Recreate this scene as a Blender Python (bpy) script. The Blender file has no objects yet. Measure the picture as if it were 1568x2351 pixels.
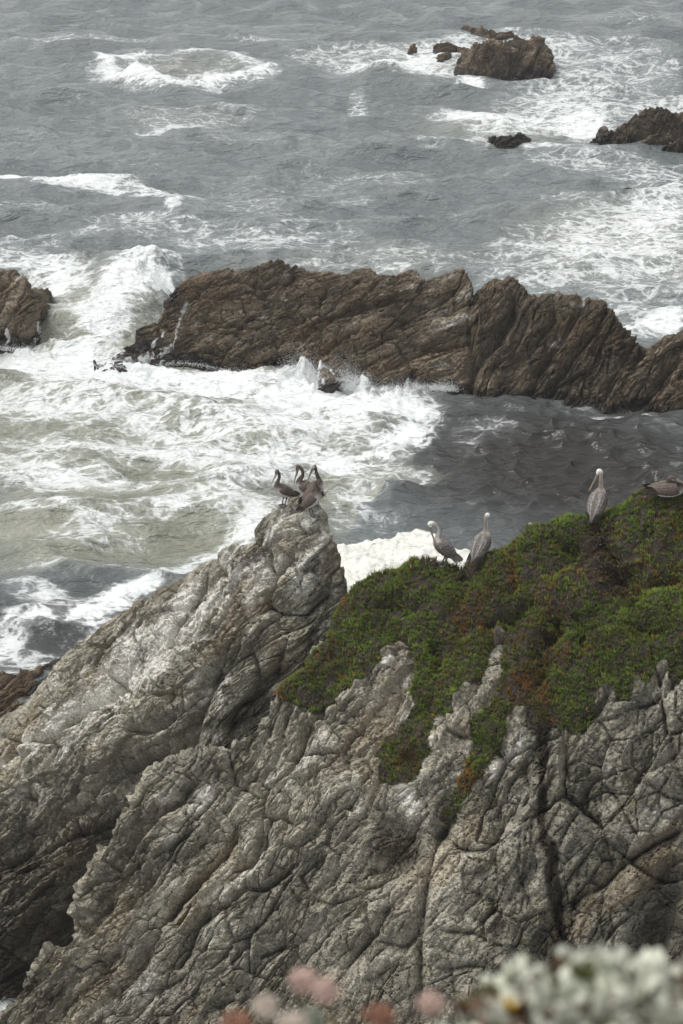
import bpy, math, random
import numpy as np
R_ = math.radians
scene = bpy.context.scene
COL = scene.collection

# ------------------------------------------------------------------ camera
CAM_H = 25.0
PITCH = R_(24.0)
FD = 7000.0 / 1.5944          # focal length in units of the 1568 x 2351 picture
CX, CY = 784.0, 1175.5
cam_d = bpy.data.cameras.new('camera')
cam_d.sensor_fit = 'VERTICAL'
cam_d.sensor_height = 36.0
cam_d.lens = 36.0 * FD / 2351.0
cam_d.clip_start = 0.1
cam_d.clip_end = 6000.0
cam_d.dof.use_dof = True
cam_d.dof.focus_distance = 37.0
cam_d.dof.aperture_fstop = 5.0
cam = bpy.data.objects.new('camera', cam_d)
cam.location = (0, 0, CAM_H)
cam.rotation_euler = (math.pi / 2 - PITCH, 0, 0)
COL.objects.link(cam)
scene.camera = cam

# ------------------------------------------------------------------ sky and sun (overcast)
SUN_EL, SUN_AZ = R_(60.0), R_(-92.0)      # azimuth measured from +Y towards +X
world = bpy.data.worlds.new('World')
scene.world = world
world.use_nodes = True
wn, wl = world.node_tree.nodes, world.node_tree.links
wn.clear()
w_sky = wn.new('ShaderNodeTexSky'); w_sky.sky_type = 'NISHITA'; w_sky.sun_disc = False
w_sky.sun_elevation = SUN_EL; w_sky.sun_rotation = SUN_AZ
w_sky.air_density = 1.0; w_sky.dust_density = 4.0; w_sky.ozone_density = 1.0
w_bw = wn.new('ShaderNodeRGBToBW')
w_mix = wn.new('ShaderNodeMix'); w_mix.data_type = 'RGBA'; w_mix.inputs[0].default_value = 0.82
w_tint = wn.new('ShaderNodeMix'); w_tint.data_type = 'RGBA'; w_tint.inputs[0].default_value = 0.62
w_tint.inputs[7].default_value = (8.35, 8.55, 8.7, 1)
w_bg = wn.new('ShaderNodeBackground'); w_bg.inputs[1].default_value = 0.10
w_out = wn.new('ShaderNodeOutputWorld')
wl.new(w_sky.outputs[0], w_bw.inputs[0])
wl.new(w_sky.outputs[0], w_mix.inputs[6]); wl.new(w_bw.outputs[0], w_mix.inputs[7])
wl.new(w_mix.outputs[2], w_tint.inputs[6])
wl.new(w_tint.outputs[2], w_bg.inputs[0]); wl.new(w_bg.outputs[0], w_out.inputs[0])

sun_d = bpy.data.lights.new('sun', 'SUN'); sun_d.energy = 1.5; sun_d.angle = R_(30.0); sun_d.color = (1.0, 0.965, 0.91)
sun = bpy.data.objects.new('sun', sun_d); COL.objects.link(sun)
sun.rotation_euler = (math.pi / 2 - SUN_EL, 0, math.pi - SUN_AZ)

scene.view_settings.view_transform = 'Standard'
scene.view_settings.look = 'None'
scene.view_settings.exposure = 0.46
scene.view_settings.gamma = 1.0
scene.view_settings.use_curve_mapping = False
scene.render.engine = 'CYCLES'
scene.cycles.use_denoising = True
scene.render.filter_size = 1.1
scene.cycles.use_adaptive_sampling = True
scene.cycles.adaptive_threshold = 0.025
scene.cycles.max_bounces = 6
scene.cycles.diffuse_bounces = 3
scene.cycles.glossy_bounces = 2
scene.cycles.transmission_bounces = 2
scene.cycles.volume_bounces = 0
scene.cycles.caustics_reflective = False
scene.cycles.caustics_refractive = False

# ------------------------------------------------------------------ geometry of the view
cp, sp = math.cos(PITCH), math.sin(PITCH)
FWD = np.array([0, cp, -sp]); UPV = np.array([0, sp, cp]); RGT = np.array([1.0, 0, 0])
CAMP = np.array([0, 0, CAM_H])
def ray(x, y):
    d = FWD + RGT * (x - CX) / FD + UPV * (CY - y) / FD
    return d / np.linalg.norm(d)
def at(x, y, s):                      # point at slant distance s
    return CAMP + ray(x, y) * s
def on_z(x, y, z=0.0):                # point on a level plane
    r = ray(x, y)
    return CAMP + r * ((z - CAM_H) / r[2])
def at_h(x, y, h):                    # point at horizontal (Y) distance h
    r = ray(x, y)
    return CAMP + r * (h / r[1])
def proj(P):
    Q = P - CAMP
    z = Q @ FWD
    return CX + FD * (Q @ RGT) / z, CY - FD * (Q @ UPV) / z, z
def cv(x0, y0, s, pts):               # traced points of an enlarged view -> 1568 picture
    return [((x0 + X / s) / 1.5944, (y0 + Y / s) / 1.5944) for X, Y in pts]

# ------------------------------------------------------------------ noise
_rs = np.random.RandomState(7)
_T3 = _rs.rand(64, 64, 64).astype(np.float32)
_T2 = _rs.rand(6, 256, 256).astype(np.float32)
_T3f = _T3.ravel()
def vn(P, seed=0):
    sh = P.shape[:-1]
    P = P.reshape(-1, 3).astype(np.float32) + np.float32(seed * 7.31 % 64.0)
    I = np.floor(P); F = P - I
    F = F * F * F * (F * (F * 6 - 15) + 10)
    I = I.astype(np.int32); A0 = I & 63; A1 = (I + 1) & 63
    x0 = A0[:, 0] << 12; x1 = A1[:, 0] << 12; y0 = A0[:, 1] << 6; y1 = A1[:, 1] << 6; z0 = A0[:, 2]; z1 = A1[:, 2]
    fx, fy, fz = F[:, 0], F[:, 1], F[:, 2]
    T = _T3f
    def row(yz):
        a = T.take(x0 + yz); return a + (T.take(x1 + yz) - a) * fx
    a = row(y0 + z0); a += (row(y1 + z0) - a) * fy
    c = row(y0 + z1); c += (row(y1 + z1) - c) * fy
    return ((a + (c - a) * fz) * 2 - 1).reshape(sh)
def fbm(P, oct=4, seed=0, gain=0.5, lac=2.03):
    r = 0; a = 1.0; t = 0
    for o in range(oct):
        r = r + a * vn(P, seed + o * 3.7); t += a; a *= gain; P = P * lac
    return r / t
def ridged(P, oct=4, seed=0):
    r = 0; a = 1.0; t = 0
    for o in range(oct):
        r = r + a * (1 - np.abs(vn(P, seed + o * 3.7)) * 1.6); t += a; a *= 0.55; P = P * 2.1
    return r / t
_T2f = _T2.reshape(6, -1)
def cells(u, v, seed=0):
    sh = u.shape; u = u.ravel().astype(np.float32); v = v.ravel().astype(np.float32)
    iu = np.floor(u); iv = np.floor(v)
    fu = u - iu; fv = v - iv; iu = iu.astype(np.int32) + seed * 37; iv = iv.astype(np.int32) + seed * 91
    F1 = np.full(u.shape, 81.0, np.float32); F2 = F1.copy()
    bx = np.zeros(u.shape, np.float32); by = bx.copy(); bi = np.zeros(u.shape, np.int32)
    for di in (-1, 0, 1):
        ci = ((iu + di) & 255) << 8
        for dj in (-1, 0, 1):
            c = ci + ((iv + dj) & 255)
            dx = (di + 0.06) + 0.88 * _T2f[0].take(c) - fu; dy = (dj + 0.06) + 0.88 * _T2f[1].take(c) - fv
            d = dx * dx + dy * dy
            n = d < F1
            np.minimum(F2, np.where(n, F1, d), out=F2)
            F1[n] = d[n]; bx[n] = dx[n]; by[n] = dy[n]; bi[n] = c[n]
    R = lambda a: a.reshape(sh)
    return R(np.sqrt(F1)), R(np.sqrt(F2)), R(bx), R(by), R(_T2f[2].take(bi)), R(_T2f[3].take(bi)), R(_T2f[4].take(bi))
def sstep(a, b, x):
    t = np.clip((x - a) / (b - a), 0, 1); return t * t * (3 - 2 * t)
def line_dist(px, py, pts):
    """distance to a polyline and position along it (0..1)"""
    best = np.full(px.shape, 1e9, np.float32); par = np.zeros(px.shape, np.float32)
    n = len(pts) - 1
    for k in range(n):
        (ax, ay), (bx, by) = pts[k], pts[k + 1]
        vx, vy = bx - ax, by - ay; L = vx * vx + vy * vy + 1e-9
        t = np.clip(((px - ax) * vx + (py - ay) * vy) / L, 0, 1)
        d = np.hypot(px - ax - t * vx, py - ay - t * vy)
        m = d < best
        best = np.where(m, d, best); par = np.where(m, (k + t) / n, par)
    return best, par
def in_poly(px, py, poly):
    r = np.zeros(px.shape, bool); j = len(poly) - 1
    for i in range(len(poly)):
        xi, yi = poly[i]; xj, yj = poly[j]
        c = ((yi > py) != (yj > py)) & (px < (xj - xi) * (py - yi) / (yj - yi + 1e-9) + xi)
        r ^= c; j = i
    return r

# ------------------------------------------------------------------ mesh helpers
def mesh_np(name, verts, faces, smooth=True):
    """verts (n,3); faces (m,3) or (m,4) int arrays, or a list of such arrays"""
    if not isinstance(faces, (list, tuple)): faces = [faces]
    me = bpy.data.meshes.new(name)
    verts = np.asarray(verts, np.float32)
    me.vertices.add(len(verts)); me.vertices.foreach_set('co', verts.ravel())
    tot = np.concatenate([np.full(len(f), f.shape[1], np.int32) for f in faces if len(f)])
    idx = np.concatenate([f.ravel() for f in faces if len(f)]).astype(np.int32)
    me.loops.add(len(idx)); me.loops.foreach_set('vertex_index', idx)
    st = np.concatenate([[0], np.cumsum(tot)[:-1]]).astype(np.int32)
    me.polygons.add(len(tot)); me.polygons.foreach_set('loop_start', st); me.polygons.foreach_set('loop_total', tot)
    me.polygons.foreach_set('use_smooth', np.full(len(tot), smooth))
    me.update(calc_edges=True); me.validate()
    return me
def set_attr(me, name, arr):
    arr = np.asarray(arr, np.float32)
    if arr.ndim == 1:
        a = me.attributes.new(name, 'FLOAT', 'POINT'); a.data.foreach_set('value', arr)
    else:
        if arr.shape[1] == 3: arr = np.concatenate([arr, np.ones((len(arr), 1), np.float32)], 1)
        a = me.attributes.new(name, 'FLOAT_COLOR', 'POINT'); a.data.foreach_set('color', arr.ravel())
def link(name, me, mat=None, parent=None, **kw):
    o = bpy.data.objects.new(name, me)
    if mat is not None and not me.materials: me.materials.append(mat)
    COL.objects.link(o)
    if parent is not None: o.parent = parent
    for k, v in kw.items(): o[k] = v
    return o
def empty(name, loc=(0, 0, 0), rz=0.0, **kw):
    o = bpy.data.objects.new(name, None); o.location = loc; o.rotation_euler = (0, 0, rz); o.empty_display_size = 0.1
    COL.objects.link(o)
    for k, v in kw.items(): o[k] = v
    return o
def grid_faces(nr, nc, flip=False):
    i = np.arange(nr - 1)[:, None] * nc + np.arange(nc - 1)[None, :]
    q = np.stack([i, i + 1, i + nc + 1, i + nc], -1).reshape(-1, 4)
    return q[:, ::-1] if flip else q
def catmull(ctrl, t):
    """ctrl (n,...) sampled at parameters t in 0..n-1"""
    n = len(ctrl)
    c = np.concatenate([[2 * ctrl[0] - ctrl[1]], ctrl, [2 * ctrl[-1] - ctrl[-2]]])
    i = np.clip(np.floor(t).astype(int), 0, n - 2); f = (t - i)
    sh = (-1,) + (1,) * (ctrl.ndim - 1); f = f.reshape(sh)
    p0, p1, p2, p3 = c[i], c[i + 1], c[i + 2], c[i + 3]
    return 0.5 * (2 * p1 + (p2 - p0) * f + (2 * p0 - 5 * p1 + 4 * p2 - p3) * f ** 2 + (3 * p1 - p0 - 3 * p2 + p3) * f ** 3)
def loft(G, nr, nc, rw=None, cw=None):
    """G (R,C,3) control net -> (nr,nc,3), spaced by mean arc length"""
    G = np.asarray(G, float)
    def par(d, n, w):
        if w is not None: d = d * np.asarray(w)
        s = np.concatenate([[0], np.cumsum(np.maximum(d, 1e-3))])
        return np.interp(np.linspace(0, s[-1], n), s, np.arange(len(s)))
    tr = par(np.linalg.norm(np.diff(G, axis=0), axis=2).mean(1), nr, rw)
    tc = par(np.linalg.norm(np.diff(G, axis=1), axis=2).mean(0), nc, cw)
    A = catmull(G, tr)
    A = catmull(np.swapaxes(A, 0, 1), tc)
    return np.swapaxes(A, 0, 1)
def normals(S):
    a = np.gradient(S, axis=1); b = np.gradient(S, axis=0)
    n = np.cross(b, a); n /= np.linalg.norm(n, axis=2, keepdims=True) + 1e-9
    return n
def facing(S):
    n = normals(S)
    if (n.reshape(-1, 3) @ np.array([0, -0.6, 0.8])).mean() < 0: n = -n
    return n

# ------------------------------------------------------------------ materials
def mat_new(name):
    m = bpy.data.materials.new(name); m.use_nodes = True
    nt = m.node_tree; nt.nodes.clear()
    out = nt.nodes.new('ShaderNodeOutputMaterial'); b = nt.nodes.new('ShaderNodeBsdfPrincipled')
    nt.links.new(b.outputs[0], out.inputs[0])
    return m, nt, b
class NT:
    def __init__(s, nt): s.nt = nt
    def n(s, t, **kw):
        x = s.nt.nodes.new(t)
        for k, v in kw.items(): setattr(x, k, v)
        return x
    def l(s, a, b): s.nt.links.new(a, b)
    def put(s, sock, v):
        if hasattr(v, 'node'): s.l(v, sock)
        elif isinstance(v, (tuple, list)) and len(v) == 3 and sock.type == 'RGBA': sock.default_value = (*v, 1)
        else: sock.default_value = v
    def attr(s, name, color=False):
        a = s.n('ShaderNodeAttribute', attribute_name=name); return a.outputs['Color' if color else 'Fac']
    def pos(s):
        return s.n('ShaderNodeNewGeometry').outputs['Position']
    def obj(s):
        return s.n('ShaderNodeTexCoord').outputs['Object']
    def mapped(s, vec, scale=(1, 1, 1), rot=(0, 0, 0), loc=(0, 0, 0)):
        m = s.n('ShaderNodeMapping'); s.l(vec, m.inputs[0])
        m.inputs['Location'].default_value = loc; m.inputs['Rotation'].default_value = rot; m.inputs['Scale'].default_value = scale
        return m.outputs[0]
    def noise(s, vec, scale, detail=4, rough=0.55, dist=0.0, out=0):
        x = s.n('ShaderNodeTexNoise'); s.l(vec, x.inputs['Vector'])
        x.inputs['Scale'].default_value = scale; x.inputs['Detail'].default_value = detail
        x.inputs['Roughness'].default_value = rough; x.inputs['Distortion'].default_value = dist
        return x.outputs[out]
    def vor(s, vec, scale, feature='F1', rnd=1.0):
        x = s.n('ShaderNodeTexVoronoi', feature=feature); s.l(vec, x.inputs['Vector'])
        x.inputs['Scale'].default_value = scale; x.inputs['Randomness'].default_value = rnd
        return x.outputs['Distance']
    def m(s, op, a, b=0.0, c=None, clamp=False):
        x = s.n('ShaderNodeMath', operation=op, use_clamp=clamp)
        s.put(x.inputs[0], a); s.put(x.inputs[1], b)
        if c is not None: s.put(x.inputs[2], c)
        return x.outputs[0]
    def vm(s, op, a, b):
        x = s.n('ShaderNodeVectorMath', operation=op); s.put(x.inputs[0], a); s.put(x.inputs[1], b); return x.outputs[0]
    def ss(s, x, a, b, lo=0.0, hi=1.0):
        r = s.n('ShaderNodeMapRange', interpolation_type='SMOOTHSTEP')
        s.put(r.inputs[0], x); s.put(r.inputs[1], a); s.put(r.inputs[2], b); s.put(r.inputs[3], lo); s.put(r.inputs[4], hi)
        return r.outputs[0]
    def mix(s, f, a, b, blend='MIX'):
        x = s.n('ShaderNodeMix', data_type='RGBA', blend_type=blend)
        s.put(x.inputs[0], f); s.put(x.inputs[6], a); s.put(x.inputs[7], b); return x.outputs[2]
    def bump(s, h, strength, dist, normal=None):
        b = s.n('ShaderNodeBump'); b.inputs['Strength'].default_value = strength; b.inputs['Distance'].default_value = dist
        s.l(h, b.inputs['Height'])
        if normal is not None: s.l(normal, b.inputs['Normal'])
        return b.outputs[0]

def simple_mat(name, col, rough=0.7, var=0.25, scale=30.0, bump=0.0):
    m, nt, b = mat_new(name); g = NT(nt)
    n = g.noise(g.obj(), scale, 4)
    c = g.mix(g.ss(n, 0.3, 0.7), tuple(x * (1 - var) for x in col), tuple(min(1, x * (1 + var)) for x in col))
    g.l(c, b.inputs['Base Color']); b.inputs['Roughness'].default_value = rough
    if bump: g.l(g.bump(n, 0.6, bump), b.inputs['Normal'])
    return m

# ================================================================== rock materials
def rock_mat(name, speck=0.35, bump_d=0.02, bump_s=0.9, scale=1.0):
    """colour comes from the rock itself (attribute rock_colour); the nodes add mineral grain, pitting and gloss where wet"""
    m, nt, b = mat_new(name); g = NT(nt)
    p = g.pos()
    med = g.noise(p, 4.5 * scale, 3, 0.65)
    fine = g.noise(p, 15.0 * scale, 3, 0.72)
    grit = g.noise(p, 38.0 * scale, 2, 0.7)
    c = g.attr('rock_colour', True)
    c = g.mix(speck, c, g.mix(g.ss(g.m('ADD', g.m('MULTIPLY', fine, .5), g.m('MULTIPLY', grit, .5)), 0.38, 0.62), (0.10, 0.10, 0.098), (0.90, 0.89, 0.86)), 'OVERLAY')
    g.l(c, b.inputs['Base Color'])
    g.l(g.ss(g.attr('wet'), 0.2, 1.0, 0.92, 0.45), b.inputs['Roughness'])
    g.l(g.ss(g.attr('wet'), 0.2, 1.0, .10, .35), b.inputs['Specular IOR Level'])
    h = g.m('ADD', g.m('MULTIPLY', med, 1.4), g.m('ADD', g.m('MULTIPLY', fine, 0.9), g.m('MULTIPLY', grit, 0.4)))
    g.l(g.bump(h, bump_s, bump_d), b.inputs['Normal'])
    return m
def rock_paint(me, S, pal, tone, guano, wet, soil, foam, ang=0.8, sc=1.0, seed=0):
    """natural colour of the rock: mineral bands, rust, bird lime, lichen, soil, algae-dark wet foot (on the crag with painted gully shade)"""
    light, mid, dark, wet_col = [np.array(c) for c in pal]
    P = (S.reshape(-1, 3) * sc).astype(np.float32)
    u = P @ RGT.astype(np.float32); v = P @ UPV.astype(np.float32); w = P @ FWD.astype(np.float32)
    al = u * math.cos(ang) + v * math.sin(ang); ac = -u * math.sin(ang) + v * math.cos(ang)
    Q = np.stack([al * .6, ac * 1.5, w], -1)
    med = fbm(Q * 2.4, 4, 101 + seed); big = fbm(Q * .55, 3, 107 + seed); band = fbm(np.stack([al * .8, ac * 6.0, w], -1), 3, 113 + seed); fin = fbm(P * 7.0, 3, 119 + seed)
    L = lambda f, a, b: a + (b - a) * f[:, None]
    t = tone.ravel(); fl = [x.ravel() for x in (guano, wet, soil, foam)]
    c = L(sstep(-.35, .45, med + .35 * fin), mid, light)
    c = L(.7 * sstep(.0, .5, big + .3 * fin), c, dark)
    c = L(.5 * sstep(.05, .45, band), c, dark)
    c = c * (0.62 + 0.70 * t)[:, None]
    c = L(.26 * sstep(.12, .5, fbm(Q * .9, 3, 131 + seed) + .2 * fin), c, mid * np.array([1.18, .9, .66]))
    c = L(.28 * sstep(.25, .5, fbm(P * 4.5, 3, 137 + seed)), c, np.array([.2, .2, .09]) * (mid.mean() * 3.6))
    c = L(.85 * sstep(.3, .95, fl[0] + .75 * med + .35 * fin), c, np.array([.62, .605, .57]))
    c = L(.92 * sstep(.3, .7, fl[2] + .35 * med), c, np.array([.026, .020, .015]))
    wt = sstep(.25, .8, fl[1] + .45 * med + .2 * band)
    c = L(.92 * wt, c, wet_col)
    fo = .85 * sstep(.42, .8, fl[3] + 1.1 * fin) * sstep(.08, .35, fl[3])
    c = L(fo, c, np.array([.74, .76, .76]))
    set_attr(me, 'rock_colour', np.clip(c, .004, .85)); set_attr(me, 'wet', wt * (1 - fo))

P_GREY = ((0.365, 0.342, 0.288), (0.240, 0.223, 0.182), (0.120, 0.109, 0.089), (0.050, 0.038, 0.028))
P_BROWN = ((0.205, 0.168, 0.126), (0.120, 0.095, 0.069), (0.048, 0.039, 0.030), (0.022, 0.017, 0.015))
P_TAN = ((0.20, 0.158, 0.112), (0.13, 0.10, 0.072), (0.065, 0.05, 0.038), (0.025, 0.019, 0.016))
GREY = rock_mat('grey_rock', speck=0.5)
BROWN = rock_mat('brown_rock', speck=0.4, bump_d=0.035, scale=0.62)
TAN = rock_mat('tan_rock', speck=0.4, bump_d=0.04, scale=0.6)

# ================================================================== rock relief
def relief(S, ang, sizes, seed, crack=1.0, ridge=0.05, aniso=3.6, warp=0.11, fs=1.0, smoothing=None):
    """normal displacement of a jointed, foliated rock; S (nr,nc,3); ang = direction of the foliation in the view plane"""
    u = S @ RGT; v = S @ UPV; w = S @ FWD
    Q = np.stack([u, v, w], -1)
    wu = fbm(Q * 0.5, 3, seed) * warp * 1.6 + fbm(Q * 1.9, 3, seed + 5) * warp * 0.4
    wv = fbm(Q * 0.5, 3, seed + 11) * warp * 1.6 + fbm(Q * 1.9, 3, seed + 17) * warp * 0.4
    u2, v2 = u + wu, v + wv
    ca, sa = np.cos(ang), np.sin(ang)
    al = u2 * ca + v2 * sa; ac = -u2 * sa + v2 * ca
    disp = np.zeros(u.shape); tone = np.zeros(u.shape)
    for k, (L, amp, cr) in enumerate(sizes):
        an = aniso if k < 2 else 1 + (aniso - 1) * 0.6
        F1, F2, dx, dy, r1, r2, r3 = cells(al / (L * an), ac / L, seed + k)
        e = F2 - F1
        disp += amp * ((r1 - 0.5) * 1.0 + (r2 - 0.5) * dx * 1.7 + (r3 - 0.62) * dy * 2.4 - 0.08 * F1 * F1)
        disp -= 1.25 * crack * cr * np.exp(-(e / (.05, .075, .12, .2)[min(k, 3)]) ** 2) * (0.2 + 0.8 * sstep(-0.3, 0.4, vn(Q * (0.8 / L), seed + 31 + k)))
        tone += (r2 - 0.5) * (0.4, 0.6, 0.5, 0.2)[min(k, 3)]
    # foliation: stacked slabs whose broken edges face down-slope
    def slabs(f, seed2, stretch, wob):
        n = vn(np.stack([al * f * stretch, ac * f * .35, w * f * .4], -1), seed2) * wob + .45 * vn(np.stack([al * f * stretch * 2.7, ac * f * 1.1, w * f], -1), seed2 + 2) * wob
        t = ac * f + n
        k = np.floor(t); fr = t - k
        am = _T2[5][k.astype(np.int32) & 255, (np.floor(al * f * stretch * .8 + .37 * k).astype(np.int32)) & 255]
        rise = sstep(0.0, 0.06, fr)
        return (rise * (1 - fr) - .35) * (.35 + .95 * am)
    md = 0.55 + 0.45 * sstep(-0.4, 0.4, vn(Q * 0.7, seed + 71))
    disp += ridge * md * (1.6 * slabs(1.35 * fs, seed + 41, .30, .8) + 1.1 * slabs(3.6 * fs, seed + 43, .32, .8) + .55 * slabs(8.5 * fs, seed + 47, .38, .8) + .26 * slabs(17.0 * fs, seed + 49, .45, .8))
    f1 = np.abs(vn(np.stack([al * 0.45, ac * 2.3, w * 0.8], -1), seed + 81))
    disp += ridge * .5 * np.minimum(f1, .6)
    # cross joints, blunt chips
    f3 = np.abs(vn(Q * 3.3, seed + 59)) + 0.5 * np.abs(vn(Q * 7.4, seed + 61)) + 0.3 * np.abs(vn(Q * 15.0, seed + 63))
    disp += ridge * 0.25 * (f3 - 0.6)
    # a second joint set cuts across the slabs
    c2, s2 = math.cos(-.55), math.sin(-.55)
    G1, G2, gx, gy, q1, q2, q3 = cells((u2 * c2 + v2 * s2) * fs / .62, (-u2 * s2 + v2 * c2) * fs / .36, seed + 9)
    disp += ridge * .6 * ((q1 - .5) * .75 + (q2 - .5) * gx * 1.3 + (q3 - .5) * gy * 1.5) - ridge * .55 * np.exp(-((G2 - G1) / .06) ** 2) * sstep(-.1, .4, vn(Q * 1.1, seed + 97))
    # pitted, weathered skin
    disp += ridge * (.13 * vn(Q * 12.0, seed + 91) + .085 * vn(Q * 24.0, seed + 93) - .22 * sstep(.35, .75, vn(Q * 9.0, seed + 95)))
    return disp, np.clip(0.5 + tone, 0, 1)

def carve(px, py, feats, ppm):
    """traced joints and gullies; feats = (points, depth m, half width m)"""
    d0 = np.zeros(px.shape)
    for pts, dep, wid in feats:
        m = 4 * wid * ppm + 6
        xs = [p[0] for p in pts]; ys = [p[1] for p in pts]
        sel = (px > min(xs) - m) & (px < max(xs) + m) & (py > min(ys) - m) & (py < max(ys) + m)
        if not sel.any(): continue
        d, t = line_dist(px[sel], py[sel], pts)
        d = d / ppm
        prof = np.exp(-(d / wid) ** 2) if wid > .15 else .75 * np.exp(-d / (wid * .55)) + .35 * np.exp(-(d / (wid * 1.6)) ** 2)
        tap = np.sqrt(np.clip(np.minimum(t, 1 - t) * 6 + 0.15, 0, 1))
        d0[sel] -= 1.35 * dep * prof * tap
    return d0

def blobs(px, py, L):
    r = np.zeros(px.shape)
    for x, y, rx, ry, a, amp in L:
        c, s = math.cos(R_(a)), math.sin(R_(a))
        X = (px - x) * c + (py - y) * s; Y = -(px - x) * s + (py - y) * c
        r = np.maximum(r, amp * np.exp(-((X / rx) ** 2 + (Y / ry) ** 2) ** 1.5))
    return r
C1 = lambda *p: cv(0, 1800, 1.8447, p)
C2 = lambda *p: cv(650, 1800, 2.0907, p)
CL = lambda *p: cv(0, 2700, 1.2544, p)
CR = lambda *p: cv(1250, 2700, 1.2544, p)
CG = lambda *p: cv(1250, 1800, 1.2544, p)
ML = lambda *p: cv(400, 940, 1.4933, p)
MR = lambda *p: cv(1450, 940, 1.4933, p)

# ------------------------------------------------------------------ crag with the pelicans (behind the gully)
crestA = [(-170, 1775, 45.0), (-60, 1700, 43.8), (0, 1658, 43.0), (70, 1600, 42.3), (140, 1515, 41.3), (190, 1470, 40.8), (260, 1428, 40.2), (350, 1365, 39.2),
          (420, 1330, 38.5), (480, 1290, 37.9), (520, 1262, 37.4), (575, 1240, 36.9), (597, 1205, 36.5), (622, 1180, 36.2), (655, 1158, 35.9), (690, 1151, 35.6), (728, 1165, 35.4),
          (745, 1195, 35.4), (765, 1240, 35.5), (782, 1290, 35.6), (793, 1335, 35.8), (800, 1390, 36.0), (830, 1440, 36.2)]
footA = [(-260, 2300, 41.2), (-230, 2360, 40.6), (-200, 2400, 40.2), (-140, 2420, 40.0), (-80, 2420, 39.9), (-20, 2400, 39.7), (50, 2350, 39.3), (110, 2290, 38.9),
         (170, 2220, 38.5), (220, 2150, 38.1), (270, 2085, 37.7), (330, 2010, 37.3), (380, 1955, 37.0), (430, 1905, 36.8), (480, 1860, 36.6), (540, 1810, 36.5), (600, 1770, 36.4),
         (650, 1740, 36.3), (700, 1700, 36.3), (740, 1670, 36.3), (780, 1630, 36.4), (820, 1600, 36.4), (860, 1560, 36.5)]
rowsA = []
cA = np.array([at(*p) for p in crestA]); fA = np.array([at(x, y, s + 1.3) for x, y, s in footA])
nA = len(crestA)
kx = np.linspace(0, 1, nA)[:, None]
bdir = np.array([[-0.25, 1.0, 0]]) * (1 - kx) + np.array([[0.35, 1.0, 0]]) * kx
bdir[16:] = np.array([[0.0, 1.0, 0]])
rowsA.append(cA + bdir * 3.4 + [0, 0, -7.5])
rowsA.append(cA + bdir * 1.6 + [0, 0, -3.2])
rowsA.append(cA + bdir * 0.55 + [0, 0, -0.7])
rowsA.append(cA)
for t, bulge in ((0.10, 0.25), (0.35, 0.75), (0.62, 0.75)):
    rowsA.append(cA * (1 - t) + fA * t + np.array([0, -0.55, 0.8]) * bulge)
rowsA.append(fA)
rowsA.append(fA + [0, -0.6, -1.2])
SA = loft(rowsA, 460, 500, rw=[.12, .2, .6, 1.3, 1, 1, 1, .15])
pxA, pyA, _ = proj(SA)
featA = [
    (C1((920, 1100), (830, 1190), (760, 1260), (700, 1350), (640, 1400), (560, 1460), (470, 1530), (400, 1580), (300, 1640), (150, 1700)), .42, .10),
    (C1((1090, 850), (1000, 930), (940, 1010), (905, 1090)), .14, .06), (C1((560, 1110), (500, 1200), (470, 1280), (400, 1350)), .2, .07),
    (C1((1140, 1480), (1060, 1540), (950, 1590), (850, 1620)), .38, .10), (C1((1568, 1060), (1450, 1160), (1380, 1300), (1340, 1460), (1290, 1560), (1270, 1660)), .32, .08),
    (C1((1300, 960), (1240, 1100), (1200, 1190), (1150, 1330), (1120, 1420)), .26, .07), (C1((960, 1230), (860, 1400), (800, 1490), (700, 1560)), .16, .06),
    (C1((1180, 1000), (1100, 1060), (1010, 1180), (900, 1260)), .10, .05), (C1((720, 1000), (640, 1080), (580, 1180)), .14, .07),
    (C2((900, 480), (830, 560), (760, 640), (720, 720), (700, 830), (690, 870), (560, 990)), .30, .07), (C2((690, 860), (740, 900), (860, 940), (1000, 940), (1100, 830), (1160, 780)), .24, .05),
    (C2((940, 160), (935, 260), (990, 330)), .16, .05), (C2((930, 500), (905, 570), (940, 690), (960, 820)), .10, .04), (C2((1040, 1020), (1030, 1170), (1150, 1180), (1220, 1040)), .22, .09),
    (C2((900, 1330), (760, 1400), (640, 1480), (650, 1600), (560, 1700), (430, 1780), (400, 1890)), .4, .16), (C2((560, 1200), (620, 1330), (640, 1430)), .24, .06),
    (C2((820, 1200), (780, 1320), (750, 1400)), .18, .05), (C2((610, 1560), (480, 1650), (410, 1740), (390, 1800)), .34, .08),
    (C2((290, 1440), (180, 1650), (100, 1820), (80, 1900), (40, 2000)), .50, .09), (C2((480, 1140), (380, 1300), (290, 1440)), .2, .06), (C2((720, 470), (690, 560), (730, 620)), .2, .09),
    (C2((250, 420), (360, 660), (240, 740)), .18, .09), (C2((500, 350), (620, 390), (700, 450)), .16, .08), (C2((1180, 280), (1100, 500), (1060, 640)), .09, .05),
    (CL((690, 30), (560, 110), (430, 190), (330, 300), (200, 420), (80, 530), (0, 575)), .40, .14), (CL((290, 40), (230, 120), (100, 180), (0, 260)), .25, .08),
    (CL((560, 330), (400, 400), (250, 480), (100, 560), (0, 600)), .32, .12), (CL((180, 290), (120, 260), (60, 350)), .2, .08), (CL((300, 560), (180, 650), (60, 760)), .16, .07),
    (CL((330, 690), (200, 760), (120, 900), (60, 1010)), .18, .08), (CL((500, 130), (470, 260), (380, 330)), .2, .08),
    (CL((860, 20), (760, 90), (640, 200), (560, 330), (470, 470), (400, 620), (330, 800), (260, 940), (130, 1090), (40, 1240)), .9, .42),
]
ppmA = FD / 37.5
NA_ = facing(SA) * 0.35 + np.array([-0.1, -0.62, 0.72]) * 0.65
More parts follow.
